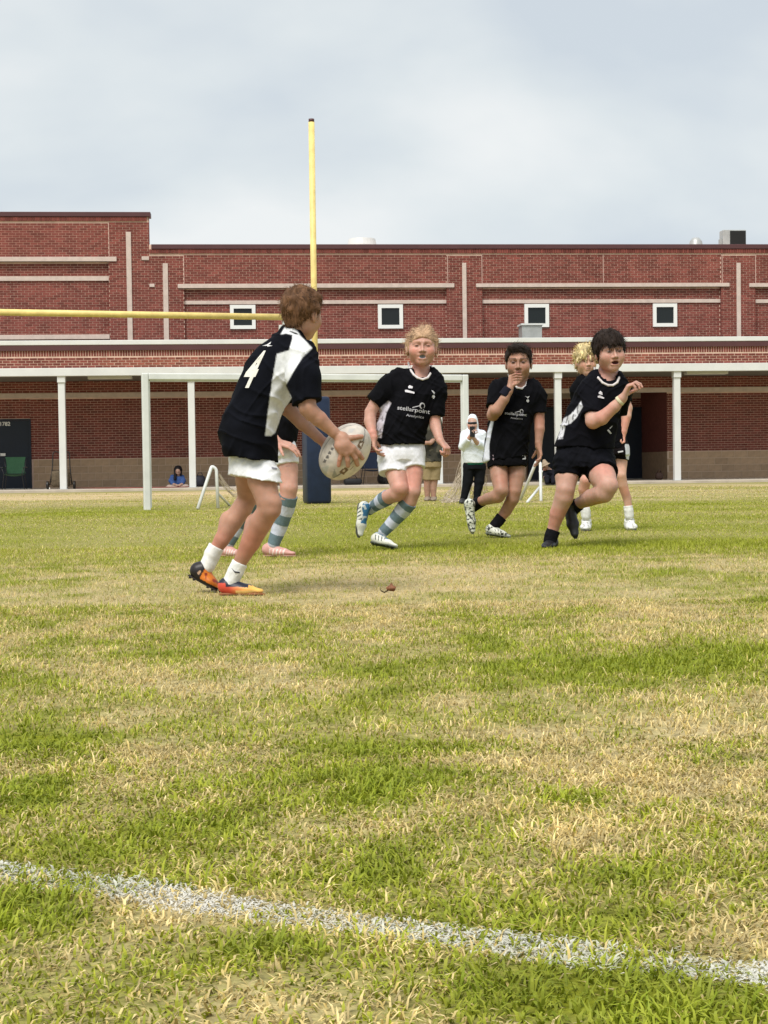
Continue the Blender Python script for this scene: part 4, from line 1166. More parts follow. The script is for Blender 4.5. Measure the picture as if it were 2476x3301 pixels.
for pts_, r in (([(600, 480), (800, 560), (960, 650), (1080, 770), (1165, 880)], .0098), ([(590, 500), (760, 620), (910, 730), (1010, 880), (1055, 1020)], .0100),
                ([(570, 500), (690, 640), (800, 770), (835, 920), (845, 1050)], .0096), ([(560, 500), (640, 620), (700, 740), (660, 900), (635, 1040)], .0086)):
    r = r * 1.2; W_ = [ball_near(*p, r * .75) for p in pts_]
    W_[0] = A.P(1310, 1270, -.15); W_[1] = W_[1] + (W_[0] - W_[1]) * .12
    A.body.append(cone(W_[0], W_[1], 42 * Ak, .0195, .014)); A.body.append(cone(W_[1], W_[2], .0185, .0135, .012)); A.finger(W_[2:], r)
th = [A.P(1320, 1258, -.155)] + [ball_near(*p, .008) for p in ((760, 430), (930, 425), (1060, 405), (1150, 395))]
A.body.append(cone(th[0], th[1], .020, .0155, .014)); A.finger(th[1:], .0128)
m_ = ball_near(850, 700); A.fine.append((m_ - .13, m_ + .13))
# far hand spread behind / under the ball
A.hand(A.P(1190, 1312, .06), (.75, .45, -.35), (.15, -.95, .1), .165, .32, .5, .3, -1)
A.finish()
A.hair((.115, .058, .030), low_front=.30, slope=.95, side=-.02, back=.70, rad=(.378, .475, .42), cen=(0, -.06, .165), amp=.007, freq=70, n=1600, ln=.04, w=.0014, spread=.35, seed=4,
       flow=lambda q: (q[0] * .5, .5 if q[2] > .2 else .05, -.25 if q[2] > .25 else -1), extra=[((0, .10, .36), (.30, .30, .20)), ((0, -.31, -.02), (.24, .13, .26))])
# jersey
sl = [cone(A.P(1010, 650, -.10), A.P(1022, 800, -.16), 108 * Ak, 118 * Ak, .04), cone(A.P(1022, 800, -.16), A.P(1050, 985, -.185), 118 * Ak, 108 * Ak, .03, cap1=True),
      cone(A.P(800, 650, .12), A.P(890, 1000, .06), 105 * Ak, 100 * Ak, .04, cap1=True), cone(A.P(905, 560, 0), A.P(1000, 630, -.10), 80 * Ak, 95 * Ak, .05), cone(A.P(905, 560, 0), A.P(800, 620, .10), 78 * Ak, 92 * Ak, .05),
      cone(A.P(935, 455, 0), A.P(905, 560, 0), 92 * Ak, 105 * Ak, .03)]
jp = [slab_tube(A.secs(At), .03, .006)] + sl + [A.cutline((400, 1392), (800, 1436))]
col_n = A.P(975, 392, 0) - A.P(925, 520, .02)
jp.append(cone(A.P(950, 452, 0), A.P(975, 330, 0), 80 * Ak, 120 * Ak, .012, op='s'))
pan1 = [(930, 440), (985, 470), (1085, 575), (1010, 640), (935, 760), (880, 860), (925, 955), (860, 1060), (800, 1220), (770, 1245), (722, 1245), (745, 1050), (775, 830), (812, 620), (905, 590), (930, 500)]
collar_p = [(840, 470), (870, 415), (950, 420), (990, 470), (960, 480), (880, 462)]
def acol(V):
    p = A.px(V); n = (vnoise(V, 25) - .5)[:, None]
    C = np.broadcast_to(np.array((.004, .0046, .0078)), (len(V), 3)) * (1 + .5 * n)
    w = np.maximum(soft(p, pan1), soft(p, collar_p)); stripe = soft(p, [(905, 446), (912, 441), (965, 458), (975, 470), (950, 468)], 2)
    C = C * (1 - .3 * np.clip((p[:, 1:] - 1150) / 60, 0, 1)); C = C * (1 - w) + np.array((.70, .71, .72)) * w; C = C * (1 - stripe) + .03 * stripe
    return C
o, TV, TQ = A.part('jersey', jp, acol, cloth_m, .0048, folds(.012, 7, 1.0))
four = quad_poly([(700, 588), (727, 598), (690, 672), (640, 748), (598, 742), (645, 660)], [(640, 690), (672, 696), (664, 745), (652, 800), (640, 870), (605, 882), (565, 866), (590, 800), (612, 745)], [(560, 792), (585, 762), (664, 770), (658, 815), (632, 826), (562, 806)])
four = quad_poly([(712, 586), (727, 596), (640, 735), (600, 752), (572, 760), (640, 660)],
                 [(562, 775), (590, 762), (662, 776), (650, 822), (615, 812), (560, 806)],
                 [(645, 688), (673, 696), (664, 774), (640, 818), (606, 882), (563, 866), (592, 806), (625, 764)])
V4, F4 = text_poly('4', .035); decal(A, o, TV, TQ, fit(V4, 630, 735, 88, 285, 0.0, -.46), F4, (.70, .68, .61), 'back_number', .004, 2)
decal(A, o, TV, TQ, *quad_poly([(700, 556), (735, 546), (768, 524), (762, 540), (735, 556)], [(735, 548), (780, 556), (740, 562)]), (.6, .6, .6), 'neck_logo', .004, 1)
# shorts
sp_ = [slab_tube(A.secs([(615, 1440, 158, 0, .11), (610, 1360, 150, 0, .10), (635, 1500, 185, .0, .125), (635, 1540, 192, 0, .125)]), .03, 0),
       cone(A.P(650, 1430, -.04), A.P(694, 1640, -.085), 128 * Ak, 156 * Ak, .04), cone(A.P(585, 1430, .05), A.P(575, 1640, .10), 122 * Ak, 140 * Ak, .04),
       A.cutline((440, 1542), (850, 1600))]
so_, SV, SQ = A.part('shorts', sp_, lambda V: np.array((.74, .75, .77)) * (1 + .12 * (vnoise(V, 30)[:, None] - .5)), cloth_m, .0048, folds(.007, 7, 6.0))
decal(A, so_, SV, SQ, *quad_poly([(770, 1480), (815, 1490), (812, 1500), (775, 1494)]), (.25, .25, .3), 'logo', .004, 1)
WS = lambda t, V: np.array((.72, .72, .70)) * (1 + .25 * (vnoise(V, 40)[:, None] - .5))
ks = A.sock([(530, 2212, -.03, 55), (495, 2285, -.03, 54), (455, 2365, -.03, 54)], WS, .003)
A.sock([(352, 2088, .13, 58), (318, 2150, .13, 56), (283, 2235, .13, 56)], WS, .003)
def boot_front(t, h, w, V):
    C = np.where((t < .62)[:, None], np.array((.62, .10, .03)), np.array((.85, .46, .10)))
    k = np.clip((t - .25) / .5, 0, 1)[:, None]; C = np.array((.60, .07, .04)) * (1 - k) + np.array((.88, .50, .11)) * k
    dk = (h > .030 - .02 * np.clip(t - .4, 0, 1)) & (t > .18) & (t < .66) | (h > .046)
    C = np.where(dk[:, None], np.array((.012, .014, .03)), C)
    tongue = (np.abs(w) < .016) & (t > .35) & (t < .72) & (h > .028); C = np.where(tongue[:, None], np.array((.012, .015, .035)), C)
    return np.where(((h < .012) & (t > .4))[:, None], np.array((.85, .55, .20)), C)
def boot_back(t, h, w, V):
    k = np.clip((t - .35) / .4, 0, 1)[:, None]; C = np.array((.72, .20, .02)) * (1 - k * .4)
    n = vnoise(V, 60)
    C = np.where(((t < .34) | (h < .012) | (h > .062) | (t > .88))[:, None], np.array((.014, .011, .012)), C)
    C = np.where(((t - .26) ** 2 * .06 + (h - .035) ** 2 < .00009)[:, None], np.array((.52, .33, .22)), C)
    return np.where(((n > .72) & (t > .4))[:, None], np.array((.25, .03, .01)), C)
A.shoe((455, 2370, -.03), (372, 2452, -.03), (722, 2452, -.06), boot_front, (.034, .031, .026), True, (.30, .12, .05))
A.shoe((300, 2240, .13), (135, 2305, .13), (385, 2442, .12), boot_back, (.037, .034, .028), True, (.02, .015, .015))
decal(A, ks, *(lambda o: (np.array([o.matrix_world @ v.co for v in o.data.vertices]) + A.base, [tuple(p.vertices) for p in o.data.polygons]))(ks), *quad_poly([(462, 2250), (490, 2278), (530, 2285), (528, 2296), (490, 2290)]), (.03, .03, .04), 'logo', .004, 1)

# ------------------------------------------------------------------ the ball
ball_r = empty('rugby_ball', bc, label='white rugby ball with brown square prints held by the front player', cat='ball')
nu, nv = 150, 110
uu_, vv_ = np.meshgrid(np.linspace(0, 2 * np.pi, nu, endpoint=False), np.linspace(0, np.pi, nv)); 
prof = np.sin(vv_) ** .93
L3 = np.stack([-np.cos(vv_) * BR[0], prof * np.cos(uu_) * BR[1], prof * np.sin(uu_) * BR[2]], -1).reshape(-1, 3)
BV = L3 @ np.stack([axl, sdv, thv])
ii = np.arange(nu * nv).reshape(nv, nu); bq = np.stack([ii[:-1, :], np.roll(ii[:-1, :], -1, 1), np.roll(ii[1:, :], -1, 1), ii[1:, :]], -1).reshape(-1, 4)
pp = (project(BV + bc) - [1000, 1350]) * 6.9125
near = (BV @ np.array([0, -1, 0])) > -.02
C = np.broadcast_to(np.array((.57, .515, .45)), (len(BV), 3)) * (1 + .5 * (vnoise(BV, 20)[:, None] - .5) + .3 * (vnoise(BV, 70)[:, None] - .5))
def paint(C, poly, c, t=1.0): m = (inpoly(pp, poly) & near)[:, None] * t; return C * (1 - m) + np.array(c) * m
for d_ in range(4):
    a_ = np.abs(((uu_.ravel() - d_ * np.pi / 2 - .55) + np.pi) % (2 * np.pi) - np.pi); C = np.where(((a_ * prof.ravel() * BR[1]) < .0022)[:, None], np.array((.16, .15, .14)), C)
BRN = (.15, .09, .05)
C = paint(C, [(1105, 480), (1205, 515), (1140, 685), (1045, 625)], BRN); C = paint(C, [(1115, 540), (1160, 535), (1140, 630), (1105, 600)], (.66, .60, .53))
C = paint(C, [(650, 1190), (770, 1075), (855, 1130), (745, 1255)], BRN); C = paint(C, [(735, 1140), (785, 1130), (760, 1190), (715, 1185)], (.6, .5, .42))
C = paint(C, [(840, 300), (870, 220), (1010, 215), (930, 310)], (.42, .42, .41), .7)
C = paint(C, [(480, 1290), (540, 1120), (610, 1270), (560, 1310)], (.22, .23, .21), .8); C = paint(C, [(250, 1090), (330, 1060), (420, 1040), (350, 1280), (300, 1240)], (.38, .40, .36), .7)
C = paint(C, [(880, 1150), (960, 1040), (965, 1060), (895, 1150)], (.2, .15, .12))
for k in range(5):
    x0, y0 = 300 + k * 52 + (0 if k else -8), 930 - k * 88
    C = paint(C, [(x0 - 12, y0 + 40), (x0 + 45, y0 + 60 - k * 8), (x0 + 70 + k * 4, y0 - 10), (x0 + 22, y0 - 40)], (.13, .12, .11))
for k in range(4):
    x0, y0 = 335 + k * 55, 880 - k * 90
    C = paint(C, [(x0 - 25, y0 - 10), (x0 + 55, y0 + 30), (x0 + 62, y0 + 18), (x0 - 18, y0 - 22)], (.66, .60, .53))
link('ball_skin', np_mesh('ball_skin', BV, [bq], np.clip(C, 0, 1), True), mat('ball_rubber', attr=True, rough=.6, bump=.35, bscale=330), ball_r)

# ================================================================== GIRL RUNNING AT CAMERA (white shorts, striped socks)
B_ = Fig('player in black jersey, white shorts and striped socks running in full view', 'person', (1100, 1020, 2.835), 9.91, PINK, (400, 2110), h=.0065)
Bk = B_.k
B_.head((735, 288, -.03), 342, (.03, -1, .06), (.02, 0, 1), mouth=.055, mouth_col=(.23, .225, .235), lip=(.50, .22, .19), brow=(.33, .17, .10), eye=(.05, .02, .014), wide=1.10, cheek=.5, sq=.9, mw=.8)
B_.body.append(cone(B_.P(735, 430, .02), B_.P(722, 545, .04), 72 * Bk, 92 * Bk, .03))
Bt = [(547, 1180, 203, 0, .13), (542, 1080, 220, 0, .13), (560, 980, 230, 0, .13), (605, 880, 228, 0, .13), (655, 780, 222, 0, .125), (690, 680, 225, .0, .12), (695, 590, 215, .01, .105), (705, 530, 150, .02, .085), (718, 495, 95, .02, .07)]
B_.torso([(x, y, hw * (.8 if y > 850 else 1), d, .09 if y > 850 else hd) for (x, y, hw, d, hd) in Bt])
B_.limb([(480, 590, .0, 72), (345, 740, -.02, 64), (268, 875, -.03, 56), (262, 960, -.05, 56), (285, 1070, -.10, 42), (298, 1105, -.11, 38)])
B_.hand(B_.P(298, 1105, -.11), (.10, -.12, -1), (1, -.2, .0), .155, .5, .3, .05, -1)
B_.limb([(865, 600, .0, 72), (855, 780, -.01, 64), (848, 930, -.02, 58), (862, 1010, -.04, 54), (893, 1110, -.09, 40), (905, 1135, -.10, 37)])
B_.hand(B_.P(905, 1135, -.10), (.62, -.25, -.72), (-.35, .3, -.75), .155, .95, .6, .05, 1)
B_.limb([(470, 1240, 0, 112), (500, 1420, -.05, 104), (535, 1570, -.13, 82), (505, 1620, -.11, 78), (400, 1665, .0, 66), (300, 1735, .09, 46), (262, 1765, .12, 42)])
B_.limb([(645, 1240, 0, 104), (660, 1430, -.04, 92), (655, 1600, -.09, 74), (620, 1690, -.07, 74), (530, 1810, -.02, 62), (420, 1930, .0, 46), (385, 1970, .0, 43)])
B_.finish()
def bflow(q): return (.55 * np.sign(q[0] + .02), -1.0, .15 if q[2] > .1 else -.5)
B_.hair((.37, .24, .148), low_front=.27, slope=.95, side=-.12, back=.5, rad=(.372, .465, .405), cen=(0.0, -.065, .155), amp=.006, freq=55, n=1500, ln=.06, w=.0013, spread=.2, seed=8, flow=bflow,
        extra=[((-.12, -.05, .46), (.20, .22, .15)), ((-.34, -.12, .14), (.11, .2, .24)), ((.34, -.12, .02), (.10, .18, .22))])
# loose strands on both sides, blown out by the run
hb = MB(); rr = random.Random(5)
for i in range(90):
    sgn = rr.choice((-1, 1, 1)); x0 = 735 + sgn * rr.uniform(95, 125); y0 = rr.uniform(150, 360)
    pts_ = [B_.P(x0, y0, rr.uniform(-.04, .05))]
    dx, dy = sgn * rr.uniform(.1, 1.0), rr.uniform(-.2, 1.1)
    for j in range(4):
        x0 += dx * rr.uniform(8, 26); y0 += dy * rr.uniform(10, 34); dx += rr.uniform(-.5, .45); pts_.append(B_.P(x0, y0, rr.uniform(-.02, .05)))
    hb.tube([p - B_.base for p in pts_], [.0018, .0016, .0013, .001, .0006], 3, False)
hb.build('hair_strands', mat('hair_strand_fair', (.46, .28, .16), .5), B_.root)
bj = [slab_tube(B_.secs(Bt), .03, .004), cone(B_.P(520, 570, 0), B_.P(440, 640, -.01), 95 * Bk, 98 * Bk, .05), cone(B_.P(440, 640, -.01), B_.P(300, 790, -.025), 98 * Bk, 86 * Bk, .03, cap1=True),
      cone(B_.P(830, 570, 0), B_.P(868, 680, 0), 84 * Bk, 84 * Bk, .05), cone(B_.P(868, 680, 0), B_.P(852, 905, -.015), 84 * Bk, 82 * Bk, .03, cap1=True),
      cone(B_.P(722, 540, .03), B_.P(700, 590, .02), 96 * Bk, 135 * Bk, .05), B_.cutline((350, 1168), (750, 1160))]
bj.append(cone(B_.P(738, 500, -.06), B_.P(733, 400, .0), 78 * Bk, 112 * Bk, .012, op='s'))
def bcol(V):
    p = B_.px(V); n = (vnoise(V, 25) - .5)[:, None]
    C = np.broadcast_to(np.array(BLACK), (len(V), 3)) * (1 + .6 * n)
    w = soft(p, [(430, 770), (460, 790), (415, 880), (385, 1000), (368, 1110), (290, 1110), (300, 960), (350, 840)]) * (.5 + .5 * (vnoise(V, 70) > .3))[:, None]
    return C * (1 - w) + np.array((.50, .47, .52)) * w
o, TV, TQ = B_.part('jersey', bj, bcol, cloth_m, .0058, folds(.013, 7, 2.0))
collar(B_, (TV, TQ), [(615, 425, .05), (622, 455, .03), (640, 500, None), (665, 535, None), (700, 562, None), (745, 576, None), (790, 560, None), (815, 525, None), (826, 490, .0), (822, 455, .05)], 10.5 * Bk, (.64, .60, .60))
def chest_print(fg, o, TV, TQ, cx, cy, w, ang, sub_txt, k=1.0, figure='l'):
    V, F = text_poly('stellarpoint', .012); decal(fg, o, TV, TQ, fit(V, cx, cy, w, w * .165, ang), F, (.46, .45, .48), 'sponsor_print', .006)
    V, F = text_poly(sub_txt, .006); decal(fg, o, TV, TQ, fit(V, cx + w * .04, cy + w * .19, w * .55, w * .10, ang), F, (.36, .35, .38), 'sponsor_print', .006)
    t = np.linspace(0, 2 * math.pi, 14, endpoint=False)
    ex, ey = cx + w * .26, cy - w * .14
    ring = [(ex + math.cos(a) * w * .085, ey + math.sin(a) * w * .10) for a in t]; inn = [(ex + w * .012 + math.cos(a) * w * .055, ey + w * .01 + math.sin(a) * w * .066) for a in t]
    F2 = [(i, (i + 1) % 14, 14 + (i + 1) % 14, 14 + i) for i in range(14) if i not in (2, 3)]
    decal(fg, o, TV, TQ, np.array(ring + inn), F2, (.46, .45, .48), 'sponsor_emblem', .006)
    decal(fg, o, TV, TQ, *quad_poly([(ex - w * .30, ey + w * .045), (ex - w * .08, ey - w * .01), (ex - w * .08, ey + w * .012), (ex - w * .30, ey + w * .065)]), (.6, .58, .62), 'sponsor_emblem', .006, 1)
chest_print(B_, o, TV, TQ, 662, 858, 300, .14, 'Analytics')
decal(B_, o, TV, TQ, *quad_poly([(612, 640), (625, 628), (655, 640), (650, 658), (615, 655)], [(582, 672), (600, 670), (670, 690), (668, 706), (640, 700), (584, 690)]), (.66, .64, .68), 'maker_logo', .006, 1)
decal(B_, o, TV, TQ, *quad_poly([(822, 672), (845, 682), (858, 700), (850, 712), (835, 690)], [(832, 722), (850, 716), (858, 735), (846, 754), (830, 740)]), (.55, .55, .60), 'club_crest', .006, 1)
bs = [slab_tube(B_.secs([(553, 1140, 172, 0, .095), (552, 1180, 190, 0, .11), (548, 1215, 204, 0, .122), (545, 1270, 215, 0, .125), (545, 1310, 212, 0, .12)]), .02, 0),
      cone(B_.P(470, 1230, 0), B_.P(474, 1432, -.045), 122 * Bk, 132 * Bk, .02, cap1=True), cone(B_.P(645, 1230, 0), B_.P(660, 1385, -.035), 108 * Bk, 108 * Bk, .02, cap1=True)]
# hems slant up to the crotch
so_, SV, SQ = B_.part('shorts', bs, lambda V: np.array((.76, .76, .81)) * (1 + .12 * (vnoise(V, 30)[:, None] - .5)), cloth_m, .0058, folds(.008, 6, 3.0))
TEAL = np.array((.135, .19, .215)); SWH = np.array((.52, .55, .64))
def stripes(n0):
    def f(t, V):
        q = (t * n0); m = (np.floor(q).astype(int) % 2 == 0)
        return np.where(m[:, None], TEAL, SWH) * (1 + .15 * (vnoise(V, 60)[:, None] - .5))
    return f
B_.sock([(428, 1652, -.02, 70), (380, 1680, .02, 64), (300, 1735, .09, 49), (258, 1768, .12, 45)], stripes(4.2), .003)
B_.sock([(622, 1690, -.07, 76), (560, 1775, -.035, 68), (470, 1880, -.01, 54), (388, 1966, 0, 46)], stripes(5), .003)
def girl_boot(t, h, w, V):
    n = vnoise(V, 55); C = np.broadcast_to(np.array((.74, .74, .66)), (len(V), 3)).copy()
    blu = (h > .032) & (t > .22) & (t < .62) & (np.abs(w) < .024) | (h > .06); C[blu] = (.03, .14, .27)
    st_ = (t > .15) & (t < .52) & (h < .05) & (h > .014) & (np.sin(t * 58 + h * 90) > .45); C[st_] = (.06, .08, .07)
    C[(n > .7) & blu] = (.45, .50, .50); return C
B_.shoe((250, 1770, .02), (178, 1705, .10), (160, 2025, .04), girl_boot, (.036, .036, .031), True, (.10, .10, .09))
B_.shoe((375, 1985, 0), (268, 2068, 0.0), (520, 2118, -.10), girl_boot, (.035, .033, .028), True, (.06, .07, .05))

# ================================================================== BOY WITH HAND TO HIS MOUTH
Cc = Fig('player in black kit raising one hand with black wristband to the mouth', 'person', (1450, 1080, 3.16), 11.2, (.385, .207, .143), (500, 2060), h=.0065)
Ck = Cc.k
Cc.head((702, 289, -.02), 372, (-.12, -1, -.02), (.0, 0, 1), brow=(.055, .03, .02), eye=(.035, .02, .015), wide=.98, cheek=.2)
Cc.body.append(cone(Cc.P(710, 430, .02), Cc.P(725, 560, .03), 78 * Ck, 92 * Ck, .03))
Ct = [(590, 1260, 188, 0, .115), (595, 1100, 192, 0, .115), (615, 950, 195, 0, .12), (655, 800, 195, 0, .12), (690, 680, 205, .0, .12), (705, 580, 205, .0, .105), (718, 520, 150, .01, .085), (725, 480, 95, .02, .07)]
Cc.torso(Ct)
Cc.limb([(530, 530, 0, 70), (470, 690, -.07, 66), (438, 815, -.12, 62), (475, 770, -.17, 64), (555, 655, -.19, 50), (598, 575, -.19, 42), (612, 545, -.19, 40)], .012)
# hand closed over the mouth, fingers pointing right
hb_ = [(612, 545, -.19), (640, 470, -.185)]
for i, (x0, y0, x1, y1, x2, y2) in enumerate([(618, 420, 668, 398, 722, 400), (622, 438, 675, 424, 730, 428), (625, 460, 678, 452, 728, 450), (632, 482, 680, 478, 718, 470)]):
    k0, k1, k2 = Cc.P(x0, y0, -.175), Cc.P(x1, y1, -.195), Cc.P(x2, y2, -.165)
    Cc.body.append(cone(Cc.P(612, 535, -.19), k0, .017, .0125, .012)); Cc.finger([k0, k1, k2], .0098)
Cc.body.append(cone(Cc.P(630, 520, -.19), Cc.P(672, 500, -.20), .014, .012, .008)); Cc.finger([Cc.P(672, 500, -.20), Cc.P(700, 485, -.185)], .0105)
m_ = Cc.P(660, 460, -.18); Cc.fine.append((m_ - .1, m_ + .1))
Cc.limb([(890, 570, 0, 70), (905, 750, -.01, 62), (912, 880, -.02, 56), (915, 960, -.04, 54), (905, 1100, -.06, 38), (905, 1135, -.06, 36)])
Cc.hand(Cc.P(905, 1132, -.06), (.12, -.12, -1), (-.8, -.2, -.1), .165, .42, .5, .08, 1)
Cc.limb([(490, 1290, 0, 98), (505, 1440, -.05, 92), (525, 1585, -.12, 76), (490, 1640, -.10, 74), (390, 1668, .02, 62), (300, 1700, .12, 50), (255, 1735, .15, 46)])
Cc.limb([(680, 1290, 0, 94), (680, 1440, -.03, 86), (662, 1590, -.06, 70), (640, 1670, -.05, 70), (575, 1790, -.01, 60), (500, 1890, .0, 44), (465, 1930, 0, 42)])
Cc.finish()
Cc.hair((.018, .011, .008), low_front=.30, slope=1.1, side=-.05, back=.5, rad=(.362, .465, .405), cen=(0, -.06, .15), amp=.008, freq=70, n=900, ln=.05, w=.0014, spread=.28, seed=21,
        flow=lambda q: (-.6, .6, -.2 if q[2] > .2 else -1), extra=[((.04, .22, .40), (.25, .17, .12))])
cj = [slab_tube(Cc.secs(Ct), .03, .006), cone(Cc.P(575, 520, 0), Cc.P(500, 560, -.02), 90 * Ck, 98 * Ck, .05), cone(Cc.P(500, 560, -.02), Cc.P(452, 735, -.09), 98 * Ck, 84 * Ck, .03, cap1=True),
      cone(Cc.P(845, 540, 0), Cc.P(890, 620, 0), 86 * Ck, 82 * Ck, .05), cone(Cc.P(890, 620, 0), Cc.P(908, 795, -.015), 82 * Ck, 76 * Ck, .03, cap1=True),
      cone(Cc.P(722, 530, .03), Cc.P(712, 580, .02), 92 * Ck, 128 * Ck, .05), cone(Cc.P(445, 930, .02), Cc.P(412, 1250, .02), 46 * Ck, 70 * Ck, .05), Cc.cutline((340, 1300), (800, 1215))]
cj.append(cone(Cc.P(715, 478, -.06), Cc.P(708, 380, .0), 70 * Ck, 105 * Ck, .012, op='s'))
def ccol(V):
    p = Cc.px(V); C = np.broadcast_to(np.array(BLACK), (len(V), 3)) * (1 + .6 * (vnoise(V, 25) - .5)[:, None])
    w = soft(p, [(425, 860), (448, 880), (420, 1010), (402, 1120), (405, 1300), (330, 1330), (355, 1150), (385, 980)])
    return C * (1 - w) + np.array((.62, .64, .70)) * w
o, TV, TQ = Cc.part('jersey', cj, ccol, cloth_m, .0058, folds(.013, 7, 4.0))
collar(Cc, (TV, TQ), [(600, 400, .05), (612, 440, .03), (640, 495, None), (690, 538, None), (735, 546, None), (770, 520, None), (782, 480, None), (785, 450, .0), (775, 420, .05)], 10 * Ck, (.66, .63, .62))
Cc.part('wristband', [cone(Cc.P(545, 620, -.19), Cc.P(602, 540, -.19), 53 * Ck, 48 * Ck, .003, True, True)], (.012, .012, .02), cloth_m, .004)
chest_print(Cc, o, TV, TQ, 672, 808, 225, .09, 'Analytics')
decal(Cc, o, TV, TQ, *quad_poly([(765, 622), (790, 630), (815, 620), (805, 634), (795, 650), (788, 636)], [(782, 660), (802, 655), (810, 672), (796, 688), (780, 672)]), (.55, .54, .56), 'club_crest', .006, 1)
cs = [slab_tube(Cc.secs([(588, 1150, 170, 0, .09), (590, 1220, 182, 0, .11), (590, 1290, 192, 0, .12), (590, 1325, 190, 0, .12)]), .02, 0),
      cone(Cc.P(490, 1270, 0), Cc.P(497, 1345, -.02), 104 * Ck, 106 * Ck, .02, cap1=True), cone(Cc.P(682, 1270, 0), Cc.P(684, 1338, -.01), 98 * Ck, 98 * Ck, .02, cap1=True)]
so_, SV, SQ = Cc.part('shorts', cs, lambda V: np.array((.004, .0038, .005)) * (1 + .6 * (vnoise(V, 30)[:, None] - .5)), cloth_m, .0058, folds(.008, 12, 5.0, (.7, .7, .6)))
decal(Cc, so_, SV, SQ, *quad_poly([(735, 1222), (772, 1215), (776, 1265), (740, 1268), (742, 1256), (764, 1252), (762, 1230), (738, 1234)]), (.62, .62, .64), 'logo', .006)
decal(Cc, so_, SV, SQ, *quad_poly([(432, 1222), (462, 1218), (465, 1240), (445, 1278), (432, 1262), (448, 1244)]), (.22, .16, .18), 'logo', .006)
BS = lambda t, V: np.array((.008, .008, .010)) * (1 + .5 * (vnoise(V, 50)[:, None] - .5))
Cc.sock([(325, 1690, .10, 56), (290, 1710, .13, 54), (245, 1745, .15, 52)], BS, .004)
Cc.sock([(530, 1850, .0, 54), (495, 1895, 0, 50), (460, 1935, 0, 48)], BS, .004)
def zebra(t, h, w, V):
    n = vnoise(V * [1, 1, 1.6], 52); n2 = vnoise(V + 3, 90)
    return np.where((np.abs(n - .5) + .25 * (n2 - .5) < .085)[:, None], np.array((.035, .04, .03)), np.array((.62, .63, .55)))
Cc.shoe((240, 1740, .03), (165, 1690, .12), (235, 2030, .06), zebra, (.036, .034, .029), True, (.2, .2, .18))
Cc.shoe((455, 1945, 0), (362, 2020, .0), (628, 2068, -.08), zebra, (.036, .033, .028), True, (.12, .13, .10))
# ================================================================== BOY SPRINTING IN FRONT (right)
D_ = Fig('player in black kit and black boots sprinting with one fist raised, pale wristband', 'person', (1720, 1040, 2.91), 9.85, (.50, .292, .228), (150, 2110), h=.0065)
Dk = D_.k
D_.head((715, 284, -.05), 362, (.17, -1, .0), (-.07, 0, 1), mouth=.04, mouth_col=(.075, .015, .014), lip=(.42, .17, .15), brow=(.10, .06, .05), eye=(.09, .06, .05), wide=1.03, cheek=.3)
D_.body.append(cone(D_.P(700, 430, .02), D_.P(680, 560, .04), 85 * Dk, 105 * Dk, .03))
Dt = [(480, 1180, 262, 0.02, .14), (490, 1060, 258, .02, .14), (530, 930, 245, .01, .14), (580, 800, 240, .0, .135), (625, 690, 235, .0, .13), (655, 600, 215, .0, .115), (670, 530, 160, .01, .095), (680, 480, 105, .02, .075)]
D_.torso(Dt)
D_.limb([(545, 640, -.06, 85), (545, 800, -.13, 82), (560, 925, -.18, 72), (640, 895, -.22, 66), (760, 790, -.26, 52), (830, 715, -.28, 42), (842, 702, -.28, 40)], .014)
D_.hand(D_.P(840, 705, -.28), (.42, -.1, .85), (.75, -.25, -.35), .185, .80, .7, .03, 1)
D_.limb([(820, 620, .08, 80), (800, 780, .20, 74), (700, 880, .24, 62), (620, 900, .2, 46)])
D_.hand(D_.P(620, 900, .2), (-.9, .1, -.2), (0, -1, 0), .16, .8, .5, .05, 1)
D_.limb([(330, 1330, -.02, 128), (310, 1450, -.05, 112), (300, 1560, -.08, 92), (285, 1640, -.07, 92), (225, 1790, -.03, 76), (185, 1930, .0, 56), (165, 1990, .0, 54)])
D_.limb([(600, 1330, .0, 140), (650, 1450, -.14, 128), (700, 1530, -.24, 96), (660, 1600, -.22, 92), (540, 1640, -.06, 82), (440, 1690, .08, 60), (385, 1720, .12, 54)])
D_.finish()
D_.hair((.020, .013, .010), low_front=.185, slope=1.2, side=-.13, back=.5, rad=(.425, .50, .455), cen=(0, -.045, .175), amp=.007, freq=60, n=1800, ln=.05, w=.0015, spread=.18, seed=31,
        flow=lambda q: (q[0] * .5, .5, -.5 if q[2] > .3 else -1), fringe=lambda a, f: np.where(f > .1, -.10 * np.clip(-a + .0, -.3, .4) + .03 * np.sin(a * 40), 0))
dj = [slab_tube(D_.secs(Dt), .03, .005), cone(D_.P(590, 560, -.02), D_.P(540, 640, -.06), 95 * Dk, 100 * Dk, .05), cone(D_.P(540, 640, -.06), D_.P(545, 870, -.155), 100 * Dk, 96 * Dk, .03, cap1=True),
      cone(D_.P(770, 570, .02), D_.P(820, 640, .08), 92 * Dk, 92 * Dk, .05), cone(D_.P(820, 640, .08), D_.P(790, 830, .21), 92 * Dk, 86 * Dk, .03, cap1=True),
      cone(D_.P(690, 540, .03), D_.P(668, 600, .02), 105 * Dk, 140 * Dk, .05), D_.cutline((190, 1150), (800, 1180))]
dj.append(cone(D_.P(695, 500, -.06), D_.P(708, 400, .0), 84 * Dk, 122 * Dk, .012, op='s'))
